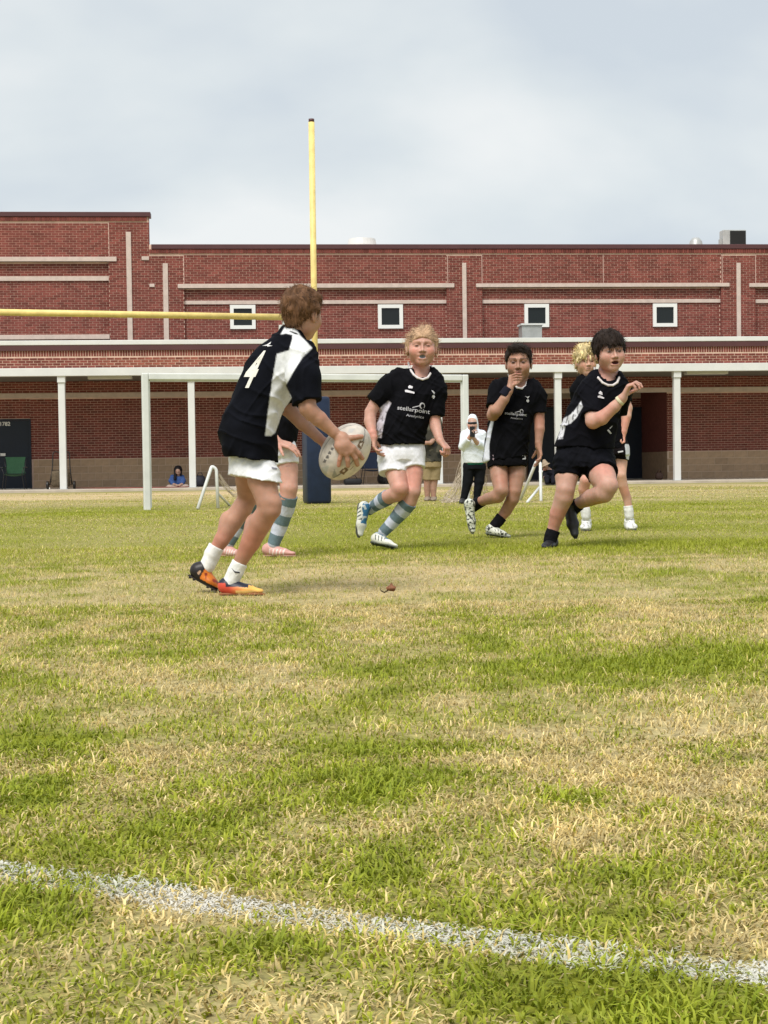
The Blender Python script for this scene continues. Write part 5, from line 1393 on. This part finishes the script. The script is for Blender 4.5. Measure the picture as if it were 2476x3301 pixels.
def dcol(V):
    p = D_.px(V); C = np.broadcast_to(np.array((.004, .004, .0065)), (len(V), 3)) * (1 + .6 * (vnoise(V, 25) - .5)[:, None])
    w = soft(p, [(445, 735), (462, 790), (405, 890), (350, 945), (300, 965), (275, 1090), (225, 1095), (245, 950), (280, 900), (350, 860), (410, 790)])
    w = w * (.35 + .65 * (vnoise(V * [1, 1, .4], 120) > .33))[:, None]
    return C * (1 - w) + np.array((.62, .62, .66)) * w
o, TV, TQ = D_.part('jersey', dj, dcol, cloth_m, .0058, folds(.014, 7, 7.0))
collar(D_, (TV, TQ), [(572, 425, .05), (582, 465, .02), (608, 520, None), (650, 565, None), (700, 588, None), (745, 588, None), (785, 562, None), (802, 520, None), (804, 480, .02), (796, 450, .05)], 11 * Dk, (.64, .59, .58))
decal(D_, o, TV, TQ, *quad_poly([(612, 655), (628, 640), (645, 655), (648, 680), (612, 668)], [(602, 688), (625, 682), (665, 705), (660, 714), (604, 702)]), (.66, .64, .68), 'maker_logo', .006, 1)
decal(D_, o, TV, TQ, *quad_poly([(690, 1010), (705, 1000), (735, 1040), (720, 1045)], [(712, 990), (742, 965), (738, 975), (718, 998)]), (.4, .4, .42), 'sponsor_print', .006, 1)
D_.part('wristband', [cone(D_.P(800, 742, -.272), D_.P(822, 722, -.278), 50 * Dk, 47 * Dk, .002, True, True)], (.60, .55, .38), cloth_m, .0035)
ds = [slab_tube(D_.secs([(480, 1100, 235, .02, .11), (480, 1190, 262, .02, .14), (485, 1290, 275, .0, .15), (485, 1350, 272, .0, .15)]), .03, 0),
      cone(D_.P(330, 1310, -.02), D_.P(322, 1440, -.045), 132 * Dk, 124 * Dk, .03, cap1=True), cone(D_.P(600, 1320, .0), D_.P(650, 1422, -.11), 150 * Dk, 144 * Dk, .03, cap1=True)]
D_.part('shorts', ds, lambda V: np.array((.004, .0042, .0065)) * (1 + .8 * (vnoise(V, 30)[:, None] - .5)), cloth_m, .0058, folds(.010, 12, 8.0, (.7, .7, .6)))
D_.sock([(188, 1945, .0, 60), (170, 1990, 0, 58), (155, 2045, 0, 58)], BS, .003)
D_.sock([(425, 1700, .09, 60), (390, 1725, .11, 60), (352, 1770, .13, 60)], BS, .003)
bb = lambda t, h, w, V: np.where((h < .010)[:, None], np.array((.30, .32, .30)), np.array((.014, .014, .017)))
D_.shoe((160, 2030, 0), (195, 2118, .06), (95, 2128, -.13), bb, (.040, .038, .034), True, (.20, .21, .20))
D_.shoe((345, 1775, .06), (325, 1690, .16), (398, 2030, .04), lambda t, h, w, V: np.broadcast_to(np.array((.014, .014, .016)), (len(V), 3)), (.040, .038, .034), True, (.03, .03, .03))

# ================================================================== BLOND BOY BEHIND HIM
E_ = Fig('player in black kit and white boots half hidden behind the sprinting player', 'person', (1720, 1040, 2.91), 12.3, FAIR, (880, 1940), h=.008)
Ek = E_.k
E_.head((492, 372, 0), 262, (.10, -1, .02), (.0, 0, 1), brow=(.22, .12, .06), eye=(.06, .035, .02), cheek=.3)
E_.body.append(cone(E_.P(500, 460, .02), E_.P(520, 560, .03), 58 * Ek, 75 * Ek, .03))
Et = [(770, 1180, 105, 0, .12), (740, 1060, 120, 0, .12), (690, 920, 140, 0, .12), (640, 780, 160, 0, .12), (590, 660, 185, 0, .115), (560, 570, 175, 0, .10), (535, 520, 105, 0, .08)]
E_.torso(Et)
E_.limb([(425, 620, 0, 60), (420, 780, .04, 52), (480, 900, .0, 46)])
E_.limb([(760, 620, 0, 60), (850, 720, -.02, 55), (878, 800, -.03, 52), (868, 880, -.05, 50), (840, 1020, -.07, 38), (832, 1052, -.07, 36)])
E_.hand(E_.P(832, 1050, -.07), (-.05, -.15, -1), (-.8, -.5, 0), .15, 1.0, .6, .03, 1)
E_.limb([(825, 1210, 0, 68), (818, 1330, -.02, 62), (818, 1430, -.05, 52), (835, 1520, -.03, 50), (878, 1650, .0, 42), (895, 1760, 0, 34)])
E_.limb([(715, 1210, 0, 70), (600, 1370, -.02, 64), (490, 1480, -.06, 56), (470, 1560, -.03, 52), (480, 1660, .0, 44), (490, 1770, 0, 36)])
E_.finish(hf=.0045)
E_.hair((.62, .50, .27), low_front=.20, slope=.9, side=-.12, back=.5, rad=(.42, .50, .43), cen=(0, -.02, .18), amp=.030, freq=34, n=700, ln=.05, w=.0026, spread=1.1, seed=41,
        flow=lambda q: (q[0], .6, -.4), extra=[((.25, .15, .42), (.18, .16, .14)), ((-.05, .25, .45), (.2, .15, .13)), ((.38, .05, .28), (.12, .15, .14))], fringe=lambda a, f: np.where(f > .1, .05 * np.sin(a * 30), 0))
def ecol(V): return np.broadcast_to(np.array(BLACK), (len(V), 3)) * (1 + .6 * (vnoise(V, 25) - .5)[:, None])
ej = [slab_tube(E_.secs(Et), .03, .006), cone(E_.P(470, 570, 0), E_.P(425, 640, 0), 68 * Ek, 74 * Ek, .04), cone(E_.P(425, 640, 0), E_.P(420, 770, .04), 74 * Ek, 70 * Ek, .03, cap1=True),
      cone(E_.P(680, 560, 0), E_.P(770, 630, 0), 70 * Ek, 74 * Ek, .04), cone(E_.P(770, 630, 0), E_.P(865, 765, -.025), 74 * Ek, 70 * Ek, .03, cap1=True), cone(E_.P(520, 500, .01), E_.P(540, 570, 0), 72 * Ek, 95 * Ek, .04)]
E_.part('jersey', ej, ecol, cloth_m, .008, folds(.010, 8, 9.0))
def ecol2(V):
    p = E_.px(V); C = np.broadcast_to(np.array((.008, .006, .007)), (len(V), 3)).copy()
    C[inpoly(p, [(858, 1140), (900, 1140), (905, 1290), (868, 1280)])] = (.68, .69, .74); return C
es = [slab_tube(E_.secs([(775, 1130, 108, 0, .12), (785, 1200, 112, 0, .125), (785, 1240, 112, 0, .125)]), .02, 0), cone(E_.P(825, 1200, 0), E_.P(820, 1288, -.01), 72 * Ek, 74 * Ek, .02, cap1=True), cone(E_.P(720, 1200, 0), E_.P(660, 1290, -.01), 76 * Ek, 76 * Ek, .02, cap1=True)]
so_, SV, SQ = E_.part('shorts', es, ecol2, cloth_m, .008, folds(.008, 12, 2.0, (.7, .7, .6)))
decal(E_, so_, SV, SQ, *quad_poly([(790, 1208), (840, 1200), (842, 1212), (795, 1222)]), (.6, .58, .6), 'logo', .006)
E_.sock([(886, 1718, 0, 38), (893, 1760, 0, 38), (898, 1810, 0, 38)], WS, .004); E_.sock([(482, 1735, 0, 40), (488, 1770, 0, 40), (492, 1815, 0, 40)], WS, .004)
wb = lambda t, h, w, V: np.where((vnoise(V, 60) > .66)[:, None], np.array((.42, .42, .40)), np.array((.72, .72, .70)))
E_.shoe((900, 1815, 0), (895, 1940, .08), (942, 1950, -.13), wb, (.044, .044, .040), False, (.10, .10, .09)); E_.shoe((495, 1820, 0), (500, 1940, .08), (478, 1952, -.13), wb, (.043, .042, .038), False, (.10, .10, .09))

# ================================================================== PLAYER HIDDEN BEHIND THE BALL CARRIER
Fg = Fig('player in striped socks and pink boots mostly hidden behind the ball carrier', 'person', (550, 880, 2.37), 9.2, PINK, (830, 2165), h=.008)
Fk = Fg.k
Fg.head((905, 660, .15), 262, (.9, -.3, 0), (.2, 0, 1), brow=(.1, .06, .03))
Fg.body.append(cone(Fg.P(880, 750, .15), Fg.P(860, 840, .13), 60 * Fk, 80 * Fk, .03))
Ft = [(820, 1340, 105, 0, .12), (835, 1240, 110, 0, .12), (850, 1130, 112, .0, .12), (850, 1020, 115, .05, .12), (848, 920, 120, .10, .12), (855, 850, 100, .12, .10)]
Fg.torso(Ft)
Fg.limb([(840, 930, -.02, 62), (790, 1080, -.08, 56), (765, 1200, -.1, 52), (790, 1270, -.12, 46), (812, 1290, -.13, 40)])
Fg.hand(Fg.P(815, 1292, -.13), (.92, -.15, -.28), (.1, .35, -.9), .17, .32, .35, .10, -1)
Fg.limb([(880, 930, .2, 60), (920, 1090, .2, 54), (930, 1190, .18, 46), (905, 1260, .1, 36)])
Fg.hand(Fg.P(905, 1262, .1), (.3, -.6, -.7), (-.6, -.4, 0), .15, .5, .5, .05, 1)
Fg.limb([(870, 1340, -.02, 88), (895, 1500, -.05, 82), (905, 1640, -.08, 70), (895, 1710, -.07, 66), (850, 1880, .0, 58), (798, 2030, .0, 42), (785, 2070, 0, 40)])
Fg.limb([(790, 1340, .1, 85), (740, 1560, .12, 78), (640, 1700, .14, 64), (560, 1850, .16, 56), (440, 2060, .16, 42)])
Fg.finish(hf=.0045)
Fg.hair((.2, .11, .06), n=200, seed=51)
Fg.part('jersey', [slab_tube(Fg.secs(Ft), .03, .010), cone(Fg.P(845, 900, 0), Fg.P(785, 1090, -.08), 76 * Fk, 70 * Fk, .04, cap1=True), cone(Fg.P(870, 910, .15), Fg.P(922, 1100, .2), 72 * Fk, 66 * Fk, .04, cap1=True), cone(Fg.P(895, 1150, .02), Fg.P(905, 1240, .02), 50 * Fk, 42 * Fk, .05)], lambda V: np.broadcast_to(np.array(BLACK), (len(V), 3)), cloth_m, .008, folds(.008, 8, 3.0))
Fg.part('shorts', [slab_tube(Fg.secs([(825, 1290, 108, 0, .12), (830, 1380, 115, 0, .125), (830, 1400, 115, 0, .125)]), .02, 0), cone(Fg.P(868, 1330, -.02), Fg.P(888, 1462, -.04), 92 * Fk, 94 * Fk, .02, cap1=True), cone(Fg.P(790, 1330, .1), Fg.P(765, 1462, .11), 92 * Fk, 94 * Fk, .02, cap1=True)],
        lambda V: np.array((.74, .75, .80)) * (1 + .1 * (vnoise(V, 30)[:, None] - .5)), cloth_m, .008, folds(.009, 12, 4.0, (.7, .7, .6)))
Fg.sock([(902, 1695, -.07, 68), (875, 1810, -.03, 64), (830, 1950, 0, 52), (788, 2068, 0, 43)], stripes(5), .003)
Fg.sock([(615, 1745, .15, 62), (540, 1880, .16, 54), (442, 2062, .16, 44)], stripes(5), .003)
def pinkb(t, h, w, V):
    C = np.broadcast_to(np.array((.58, .31, .265)), (len(V), 3)).copy(); C[(np.sin(t * 60 - h * 60) > .6) & (t > .25) & (t < .7) & (h < .04)] = (.72, .62, .58); return C
Fg.shoe((785, 2080, 0), (708, 2158, .02), (962, 2160, -.06), pinkb, (.036, .034, .029), False, (.45, .25, .2)); Fg.shoe((440, 2070, .16), (378, 2160, .16), (560, 2172, .1), pinkb, (.036, .034, .029), False, (.45, .25, .2))

# ================================================================== PEOPLE IN THE BACKGROUND
G = Fig('person in white hooded jacket, sunglasses and black leggings looking at a phone', 'person', (1300, 1250, 3.318), 21.6, (.50, .32, .25), (710, 1235), h=.009)
Gk = G.k
G.head((740, 385, 0), 160, (-.05, -1, -.1), brow=(.1, .06, .04))
G.body.append(cone(G.P(742, 440, .02), G.P(742, 500, .02), 30 * Gk, 40 * Gk, .02))
Gt = [(765, 800, 105, 0, .12), (755, 720, 108, 0, .13), (748, 620, 112, 0, .13), (748, 530, 112, 0, .12), (745, 480, 95, .0, .10), (745, 455, 60, 0, .08)]
G.torso(Gt)
G.limb([(660, 500, 0, 38), (640, 620, -.06, 34), (690, 560, -.2, 28), (730, 505, -.25, 22)], .01); G.hand(G.P(725, 515, -.25), (.3, -.3, .9), (.5, -.5, 0), .16, .8, .5, .05, 1)
G.limb([(840, 500, 0, 38), (860, 630, -.02, 34), (800, 600, -.16, 28), (752, 540, -.24, 22)], .01)
G.limb([(705, 830, 0, 60), (690, 1000, .0, 46), (655, 1150, .0, 34), (640, 1215, 0, 26)]); G.limb([(820, 830, 0, 62), (815, 1000, 0, 46), (790, 1120, .0, 34), (780, 1200, 0, 26)])
G.finish(hf=.007)
G.part('hooded_jacket', [slab_tube(G.secs(Gt), .03, .012), cone(G.P(660, 500, 0), G.P(640, 625, -.06), 48 * Gk, 44 * Gk, .03), cone(G.P(640, 625, -.06), G.P(705, 545, -.22), 44 * Gk, 32 * Gk, .02, cap1=True),
    cone(G.P(840, 500, 0), G.P(862, 635, -.02), 48 * Gk, 44 * Gk, .03), cone(G.P(862, 635, -.02), G.P(790, 590, -.17), 44 * Gk, 36 * Gk, .03, cap1=True),
    ell(G.P(742, 375, .03), (60 * Gk, 72 * Gk, 95 * Gk), None, .02), cone(G.P(742, 450, .06), G.P(745, 490, .03), 62 * Gk, 70 * Gk, .03), ell(G.P(738, 395, -.14), (40 * Gk, 110 * Gk, 66 * Gk), None, .01, 's')],
    lambda V: np.array((.74, .78, .84)) * (1 + .12 * (vnoise(V, 12)[:, None] - .5)), cloth_m, .008, folds(.009, 5, 3.0))
G.part('shirt_hem', [slab_tube(G.secs([(768, 825, 108, 0, .12), (766, 790, 108, 0, .12)]), .01, .004)], (.01, .11, .07), cloth_m, .009)
G.part('leggings', [slab_tube(G.secs([(765, 870, 108, 0, .12), (765, 815, 104, 0, .12)]), .02, .0), cone(G.P(705, 840, 0), G.P(690, 1000, 0), 66 * Gk, 52 * Gk, .02), cone(G.P(690, 1000, 0), G.P(642, 1205, 0), 52 * Gk, 33 * Gk, .02), cone(G.P(820, 840, 0), G.P(815, 1000, 0), 66 * Gk, 52 * Gk, .02), cone(G.P(815, 1000, 0), G.P(782, 1190, 0), 52 * Gk, 33 * Gk, .02)],
    (.008, .009, .011), cloth_m, .009, folds(.006, 9, 2.0))
G.part('sunglasses', [cone(G.P(702, 378, -.135), G.P(738, 378, -.145), 13 * Gk, 13 * Gk, .002), cone(G.P(742, 378, -.145), G.P(776, 376, -.135), 13 * Gk, 13 * Gk, .002)], (.006, .006, .008), shoe_m, .005)
G.shoe((640, 1205, 0), (650, 1238, .06), (625, 1240, -.2), lambda t, h, w, V: np.broadcast_to(np.array((.03, .03, .03)), (len(V), 3)), (.05, .048, .04), False, (.02, .02, .02), .008)
G.shoe((780, 1195, 0), (785, 1236, .06), (770, 1240, -.2), lambda t, h, w, V: np.broadcast_to(np.array((.03, .03, .03)), (len(V), 3)), (.05, .048, .04), False, (.02, .02, .02), .008)
ph = empty('phone', G.P(740, 470, -.30), label='dark phone held up by the hooded person', cat='phone')
MB().box(-.037, .037, -.005, .005, -.075, .075).build('case', mat('phone_dark', (.012, .012, .014), .35), ph, bevel=.004)
MB().box(-.033, .033, .0052, .0058, -.07, .07).build('screen', mat('phone_glass', (.01, .01, .012), .1), ph)

H_ = Fig('person in dark olive shirt and khaki shorts standing behind the player in white shorts', 'person', (1300, 1250, 3.318), 24.0, (.40, .235, .17), (320, 1195), h=.009)
Hk = H_.k
H_.head((225, 165, 0), 165, (.2, -1, 0)); H_.body.append(cone(H_.P(230, 220, .02), H_.P(240, 290, .02), 32 * Hk, 42 * Hk, .02))
Ht = [(305, 790, 95, 0, .13), (305, 700, 100, 0, .13), (300, 560, 105, 0, .13), (285, 430, 112, 0, .13), (265, 340, 110, 0, .12), (245, 300, 60, 0, .09)]
H_.torso(Ht)
H_.limb([(170, 350, 0, 36), (150, 500, .02, 30), (200, 590, -.15, 24)]); H_.limb([(360, 350, 0, 36), (385, 500, .02, 30), (290, 590, -.18, 24), (240, 590, -.2, 20)]); H_.hand(H_.P(240, 590, -.2), (-.9, -.2, 0), (0, 1, -.2), .17, .6, .5, .05, 1)
H_.limb([(265, 800, 0, 55), (260, 1000, 0, 42), (255, 1080, 0, 36), (260, 1190, 0, 26)]); H_.limb([(345, 800, 0, 55), (330, 1000, 0, 42), (322, 1080, 0, 36), (325, 1190, 0, 26)])
H_.finish(hf=.010); H_.hair((.08, .05, .03), n=100, seed=61, h=.008)
def camo(V):
    n = vnoise(V, 11); C = np.broadcast_to(np.array((.055, .052, .042)), (len(V), 3)).copy(); C[n > .58] = (.11, .10, .075); C[n < .36] = (.025, .026, .026); return C
H_.part('shirt', [slab_tube(H_.secs(Ht), .03, .012), cone(H_.P(170, 350, 0), H_.P(152, 480, .02), 46 * Hk, 44 * Hk, .03, cap1=True), cone(H_.P(360, 350, 0), H_.P(384, 480, .02), 46 * Hk, 44 * Hk, .03, cap1=True)], camo, cloth_m, .009, folds(.010, 7, 3.0))
H_.part('shorts', [slab_tube(H_.secs([(305, 770, 98, 0, .13), (305, 850, 100, 0, .13)]), .02, .004), cone(H_.P(265, 800, 0), H_.P(262, 985, 0), 60 * Hk, 56 * Hk, .02, cap1=True), cone(H_.P(345, 800, 0), H_.P(335, 985, 0), 62 * Hk, 56 * Hk, .02, cap1=True)], (.30, .23, .125), cloth_m, .009, folds(.006, 5, 5.0))
for q in (260, 325): H_.shoe((q, 1185, 0), (q + 5, 1212, .08), (q - 8, 1214, -.2), lambda t, h, w, V: np.broadcast_to(np.array((.25, .2, .15)), (len(V), 3)), (.05, .048, .04), False, (.1, .09, .08), .008)

# seated person in blue by the wall
zI = (500, 1430, 11.64); ZI = 41.6
I_ = Fig('person in blue top sitting cross-legged by the wall', 'person', zI, ZI, (.42, .27, .21), (850, 1660), h=.012)
Ik = I_.k
I_.head((860, 1030, -.1), 300, (.05, -1, -.55), (0, -.5, 1)); I_.body.append(cone(I_.P(850, 1130, -.02), I_.P(830, 1230, .02), 70 * Ik, 90 * Ik, .03))
It = [(850, 1640, 230, .0, .15), (840, 1480, 235, .0, .15), (835, 1330, 215, .0, .14), (835, 1230, 185, .0, .12), (840, 1165, 120, 0, .10)]
I_.torso(It)
I_.limb([(660, 1250, 0, 70), (600, 1400, -.08, 66), (700, 1540, -.25, 60), (830, 1570, -.32, 45)]); I_.limb([(1010, 1250, 0, 70), (1060, 1400, -.08, 66), (1000, 1530, -.25, 60), (900, 1570, -.32, 45)])
I_.hand(I_.P(830, 1570, -.32), (.9, -.2, -.1), (0, -.3, 1), .16, .6, .5, .05, 1); I_.hand(I_.P(900, 1570, -.32), (-.9, -.2, -.1), (0, -.3, 1), .16, .6, .5, .05, -1)
I_.limb([(720, 1640, -.05, 110), (520, 1640, -.32, 90), (700, 1680, -.42, 70), (900, 1690, -.40, 60)]); I_.limb([(980, 1640, -.05, 110), (1180, 1630, -.32, 90), (1000, 1680, -.42, 70), (820, 1690, -.46, 60)])
I_.finish(hf=.011)
I_.part('top', [slab_tube(I_.secs(It[:-1]), .04, .015), cone(I_.P(660, 1250, 0), I_.P(600, 1400, -.08), 84 * Ik, 80 * Ik, .04), cone(I_.P(600, 1400, -.08), I_.P(690, 1530, -.24), 80 * Ik, 66 * Ik, .03, cap1=True), cone(I_.P(1010, 1250, 0), I_.P(1060, 1400, -.08), 84 * Ik, 80 * Ik, .04), cone(I_.P(1060, 1400, -.08), I_.P(1010, 1520, -.24), 80 * Ik, 66 * Ik, .03, cap1=True)], (.055, .105, .28), cloth_m, .012, folds(.014, 6, 3.0))
I_.part('hair', [ell(I_.P(862, 955, -.07), (150 * Ik, 150 * Ik, 135 * Ik)), cone(I_.P(775, 1000, -.08), I_.P(745, 1330, -.20), 62 * Ik, 55 * Ik, .03), cone(I_.P(965, 1000, -.06), I_.P(970, 1160, -.10), 48 * Ik, 40 * Ik, .03), ell(I_.P(865, 1060, -.28), (75 * Ik, 120 * Ik, 70 * Ik), None, .02, 's')], (.012, .010, .012), hair_m, .010, folds(.01, 12, 3.0))
I_.part('trousers', [cone(I_.P(720, 1640, -.05), I_.P(520, 1645, -.32), 120 * Ik, 100 * Ik, .02), cone(I_.P(520, 1645, -.32), I_.P(800, 1685, -.43), 98 * Ik, 72 * Ik, .02), cone(I_.P(980, 1640, -.05), I_.P(1180, 1635, -.32), 120 * Ik, 100 * Ik, .02), cone(I_.P(1180, 1635, -.32), I_.P(930, 1685, -.46), 98 * Ik, 72 * Ik, .02)], (.42, .33, .29), cloth_m, .012, folds(.01, 7, 2.0))
# seated person with a tan bucket hat by the entrance
zJ = (1680, 1400, 9.22)
J_ = Fig('seated person in dark clothes and tan bucket hat by the building entrance', 'person', zJ, 40.2, (.35, .22, .17), (880, 1440), h=.013)
Jk = J_.k
J_.head((720, 960, -.1), 230, (-.3, -1, -.6), (0, -.5, 1)); J_.body.append(cone(J_.P(740, 1040, 0), J_.P(780, 1120, .05), 60 * Jk, 80 * Jk, .03))
Jt = [(880, 1400, 150, .1, .15), (870, 1280, 155, .1, .15), (850, 1150, 165, .05, .14), (830, 1060, 120, .05, .11)]
J_.torso(Jt); J_.limb([(720, 1120, 0, 60), (690, 1260, -.15, 50), (720, 1330, -.3, 40)]); J_.limb([(960, 1120, 0, 60), (1000, 1260, -.1, 50), (900, 1340, -.3, 40)])
J_.limb([(820, 1400, 0, 85), (760, 1300, -.4, 70), (770, 1430, -.5, 50)]); J_.limb([(950, 1400, 0, 85), (960, 1300, -.4, 70), (950, 1430, -.5, 50)])
J_.finish(hf=.013)
J_.part('clothes', [slab_tube(J_.secs(Jt), .04, .015), cone(J_.P(720, 1120, 0), J_.P(690, 1260, -.15), 72 * Jk, 60 * Jk, .03), cone(J_.P(960, 1120, 0), J_.P(1000, 1260, -.1), 72 * Jk, 62 * Jk, .03), cone(J_.P(820, 1400, 0), J_.P(765, 1300, -.4), 95 * Jk, 80 * Jk, .03), cone(J_.P(765, 1300, -.4), J_.P(770, 1430, -.5), 80 * Jk, 60 * Jk, .03), cone(J_.P(950, 1400, 0), J_.P(962, 1300, -.4), 95 * Jk, 80 * Jk, .03), cone(J_.P(962, 1300, -.4), J_.P(952, 1430, -.5), 80 * Jk, 60 * Jk, .03)], (.012, .012, .018), cloth_m, .013, folds(.012, 6, 3.0))
J_.part('bucket_hat', [cone(J_.P(690, 800, -.08), J_.P(715, 890, -.1), 58 * Jk, 95 * Jk, .01), cone(J_.P(715, 895, -.1), J_.P(730, 925, -.1), 100 * Jk, 165 * Jk, .01, cap1=True)], (.33, .255, .185), cloth_m, .010)

# ================================================================== SMALL THINGS BY THE WALL
def onslab(xd, yd, v): u, z = bu(xd, yd, v); return BLD_O + EU * u + EV * v + np.array([0, 0, SLAB])
def bthing(name, u, v, rz=0.0, **kw): p = BLD_O + EU * u + EV * v; return empty(name, (p[0], p[1], SLAB), BLD_A + rz, **kw)
def camp_chair(name_label, u, v, fabric, rz=0.0, w=.55):
    r = bthing('camp_chair', u, v, rz, label=name_label, cat='chair', group='folding camp chairs by the wall')
    fm, fr_ = mat('camp_fabric_%02d%02d%02d' % tuple(int(c * 99) for c in fabric), fabric, .8, noise=.15, nscale=8), mat('chair_tube', (.02, .02, .022), .4)
    h = w / 2
    for sx in (-1, 1):
        for sy in (-1, 1): MB().tube([(sx * h, sy * .24, 0), (-sx * h * .2 + sx * h * 1.0, sy * .22, .42), (sx * h, sy * .24, .60 if sy < 0 else .86)], .011, 8).build('leg', fr_, r, smooth=True)
        MB().box(sx * h - .035, sx * h + .035, -.27, .22, .60, .62).build('armrest', fr_, r, bevel=.006)
    V = []; F = []
    for i in range(7):
        t = i / 6
        for j in range(7):
            x = (j / 6 - .5) * (w - .06); V.append((x, -.24 + .46 * t, .42 - .05 * math.cos((j / 6 - .5) * math.pi) * math.sin(math.pi * t) - .02 * t))
    for i in range(7):
        t = i / 6; fl = 1 + .16 * (abs(t - .5) * 2) ** 1.5
        for j in range(7): V.append(((j / 6 - .5) * (w - .12) * fl, .24 + .03 * t + .03 * math.cos((j / 6 - .5) * math.pi), .44 + .46 * t))
    F = [(o_ + i * 7 + j, o_ + i * 7 + j + 1, o_ + i * 7 + j + 8, o_ + i * 7 + j + 7) for o_ in (0, 49) for i in range(6) for j in range(6)]
    MB().add(V[:49], [f for f in F if max(f) < 49]).build('seat', fm, r, smooth=True)
    MB().add(V[49:], [tuple(k - 49 for k in f) for f in F if min(f) >= 49]).build('backrest', fm, r, smooth=True)
    return r
u_, _ = bu(29.5, 1020, 1.2); camp_chair('green backed folding camp chair in front of the numbered navy door', u_, 1.3, (.035, .11, .055), 0.0, .60)
u_, _ = bu(806, 1020, 1.0); camp_chair('navy folding camp chair between the ball and the player in white shorts', u_, 1.0, (.012, .022, .05), .1, .66)
# hand truck behind the first column
u_, _ = bu(131, 1040, .7)
ht = bthing('hand_truck', u_, .75, label='dark wheeled cart with looped handles behind the leftmost white column', cat='cart')
m_dark = mat('cart_black', (.02, .018, .016), .5); m_oliv = mat('cart_mesh', (.10, .075, .045), .85, noise=.5, nscale=18)
for sx in (-1, 1):
    MB().tube(bent([(sx * .30, .0, .12), (sx * .24, .12, .55), (sx * .22, .2, 1.02), (sx * .04, .2, 1.02), (sx * .04, .14, .6)]), .016, 8).build('handle', m_dark, ht, smooth=True)
    w_ = MB(); w_.tube([(sx * .36 - .03, .02, .11), (sx * .36 + .03, .02, .11)], .11, 18); w_.build('wheel', m_dark, ht, bevel=.012)
for k in range(5): MB().tube([(-.28 + .005 * k, .02 + .04 * k, .12 + .1 * k), (.28 - .005 * k, .02 + .04 * k, .12 + .1 * k)], .012, 6).build('crossbar', m_dark, ht, smooth=True)
MB().box(-.24, .24, -.14, .10, .06, .50).build('load_bag', m_oliv, ht, bevel=.06, smooth=True)
def bag(u, v, w, d, h, c, label):
    r = bthing('kit_bag', u, v, random.uniform(-.2, .2), label=label, cat='bag', group='kit bags by the wall')
    m = mat('bag_%02d%02d%02d' % tuple(int(x * 99) for x in c), c, .7, noise=.2, nscale=9)
    MB().box(-w / 2, w / 2, -d / 2, d / 2, 0, h).build('bag_body', m, r, bevel=min(h, d) * .35, smooth=True)
    MB().tube([(-w * .25, 0, h - .01), (-w * .15, 0, h + .07), (w * .15, 0, h + .07), (w * .25, 0, h - .01)], .012, 6).build('strap', m, r, smooth=True)
u_, _ = bu(762, 1040, .8); bag(u_, .8, .5, .3, .18, (.012, .012, .014), 'black kit bag on the walkway just below the ball')
u_, _ = bu(838, 1040, 1.9); bag(u_, 1.9, .6, .35, .30, (.03, .026, .026), 'dark kit bag by the wall behind the player in white shorts')
u_, _ = bu(432, 1040, 1.6); bag(u_, 1.7, .3, .3, .32, (.03, .03, .045), 'dark kit bag behind the column beside the seated person in blue')
u_, _ = bu(1425, 1035, 2.0); bag(u_, 2.05, .22, .2, .22, (.05, .025, .018), 'small brown bag by the wall left of the rightmost column')
# tub with white lid and red cup
u_, _ = bu((690 / 9.22 + 1680) / DS, 1030, -.1)
tb = bthing('cooler_tub', u_, -.1, label='olive tub with white lid and red item beside the person in bucket hat', cat='cooler')
MB().lathe([(.0, .0), (.13, 0), (.145, .28), (.0, .28)]).build('tub_body', mat('tub_olive', (.13, .12, .05), .6), tb, smooth=False)
MB().lathe([(.0, .282), (.155, .282), (.155, .325), (.0, .335)]).build('lid', m_white, tb)
MB().lathe([(.0, .336), (.06, .336), (.075, .43), (.0, .43)], (.03, 0, 0)).build('red_cup', mat('red_plastic', (.60, .03, .02), .4), tb)
# hose along the walkway
hp = [onslab(x, 1058, v) + np.array([0, 0, .012]) for x, v in ((163, 1.8), (185, 1.2), (215, .6), (250, .3), (290, .25), (340, .3), (420, .35))]
MB().tube(hp, .016, 8).build('garden_hose', mat('hose_red', (.22, .05, .035), .5), None, smooth=True, label='dark red hose lying along the walkway edge', cat='hose')
# paper scrap
p = onslab(103, 1052, 1.0); MB().add([p + np.array(q) for q in ((-.06, -.04, .005), (.07, -.02, .01), (.05, .05, .05), (-.05, .04, .015))], [(0, 1, 2, 3)]).build('paper_scrap', m_frame, None, label='scrap of white paper on the walkway beside the cart wheel', cat='litter')
# clod of earth / dry leaf on the turf in front
zc = (1180, 1820, 11.06); cp = ground(905 / zc[2] + zc[0], 1100 / zc[2] + zc[1])
cl = empty('dry_leaf', cp, label='curled dry brown leaf lying on the straw grass right of the orange boots', cat='leaf')
kc = cp[1] / (FPX * zc[2])
V, Q = polygonize([ell((0, 0, .5 * 230 * kc), (165 * kc, 130 * kc, 120 * kc)), ell((.02, -.035, .018), (.02, .02, .013), None, .004, 's')], .002, lambda P: .006 * (vnoise(P + 3, 90) - .5) * 2)
V[:, 2] += .02
link('leaf_blade', np_mesh('leaf_blade', V, [Q], np.array((.20, .09, .05)) * (.6 + .8 * vnoise(V, 120)[:, None]), True), hair_m, cl)
MB().tube([(-.015, 0, .022), (-.03, -.004, .014), (-.042, -.008, .02), (-.05, -.008, .03)], [.004, .004, .003, .001], 6).build('leaf_stalk', mat('leaf_stalk', (.07, .05, .02), .8), cl)
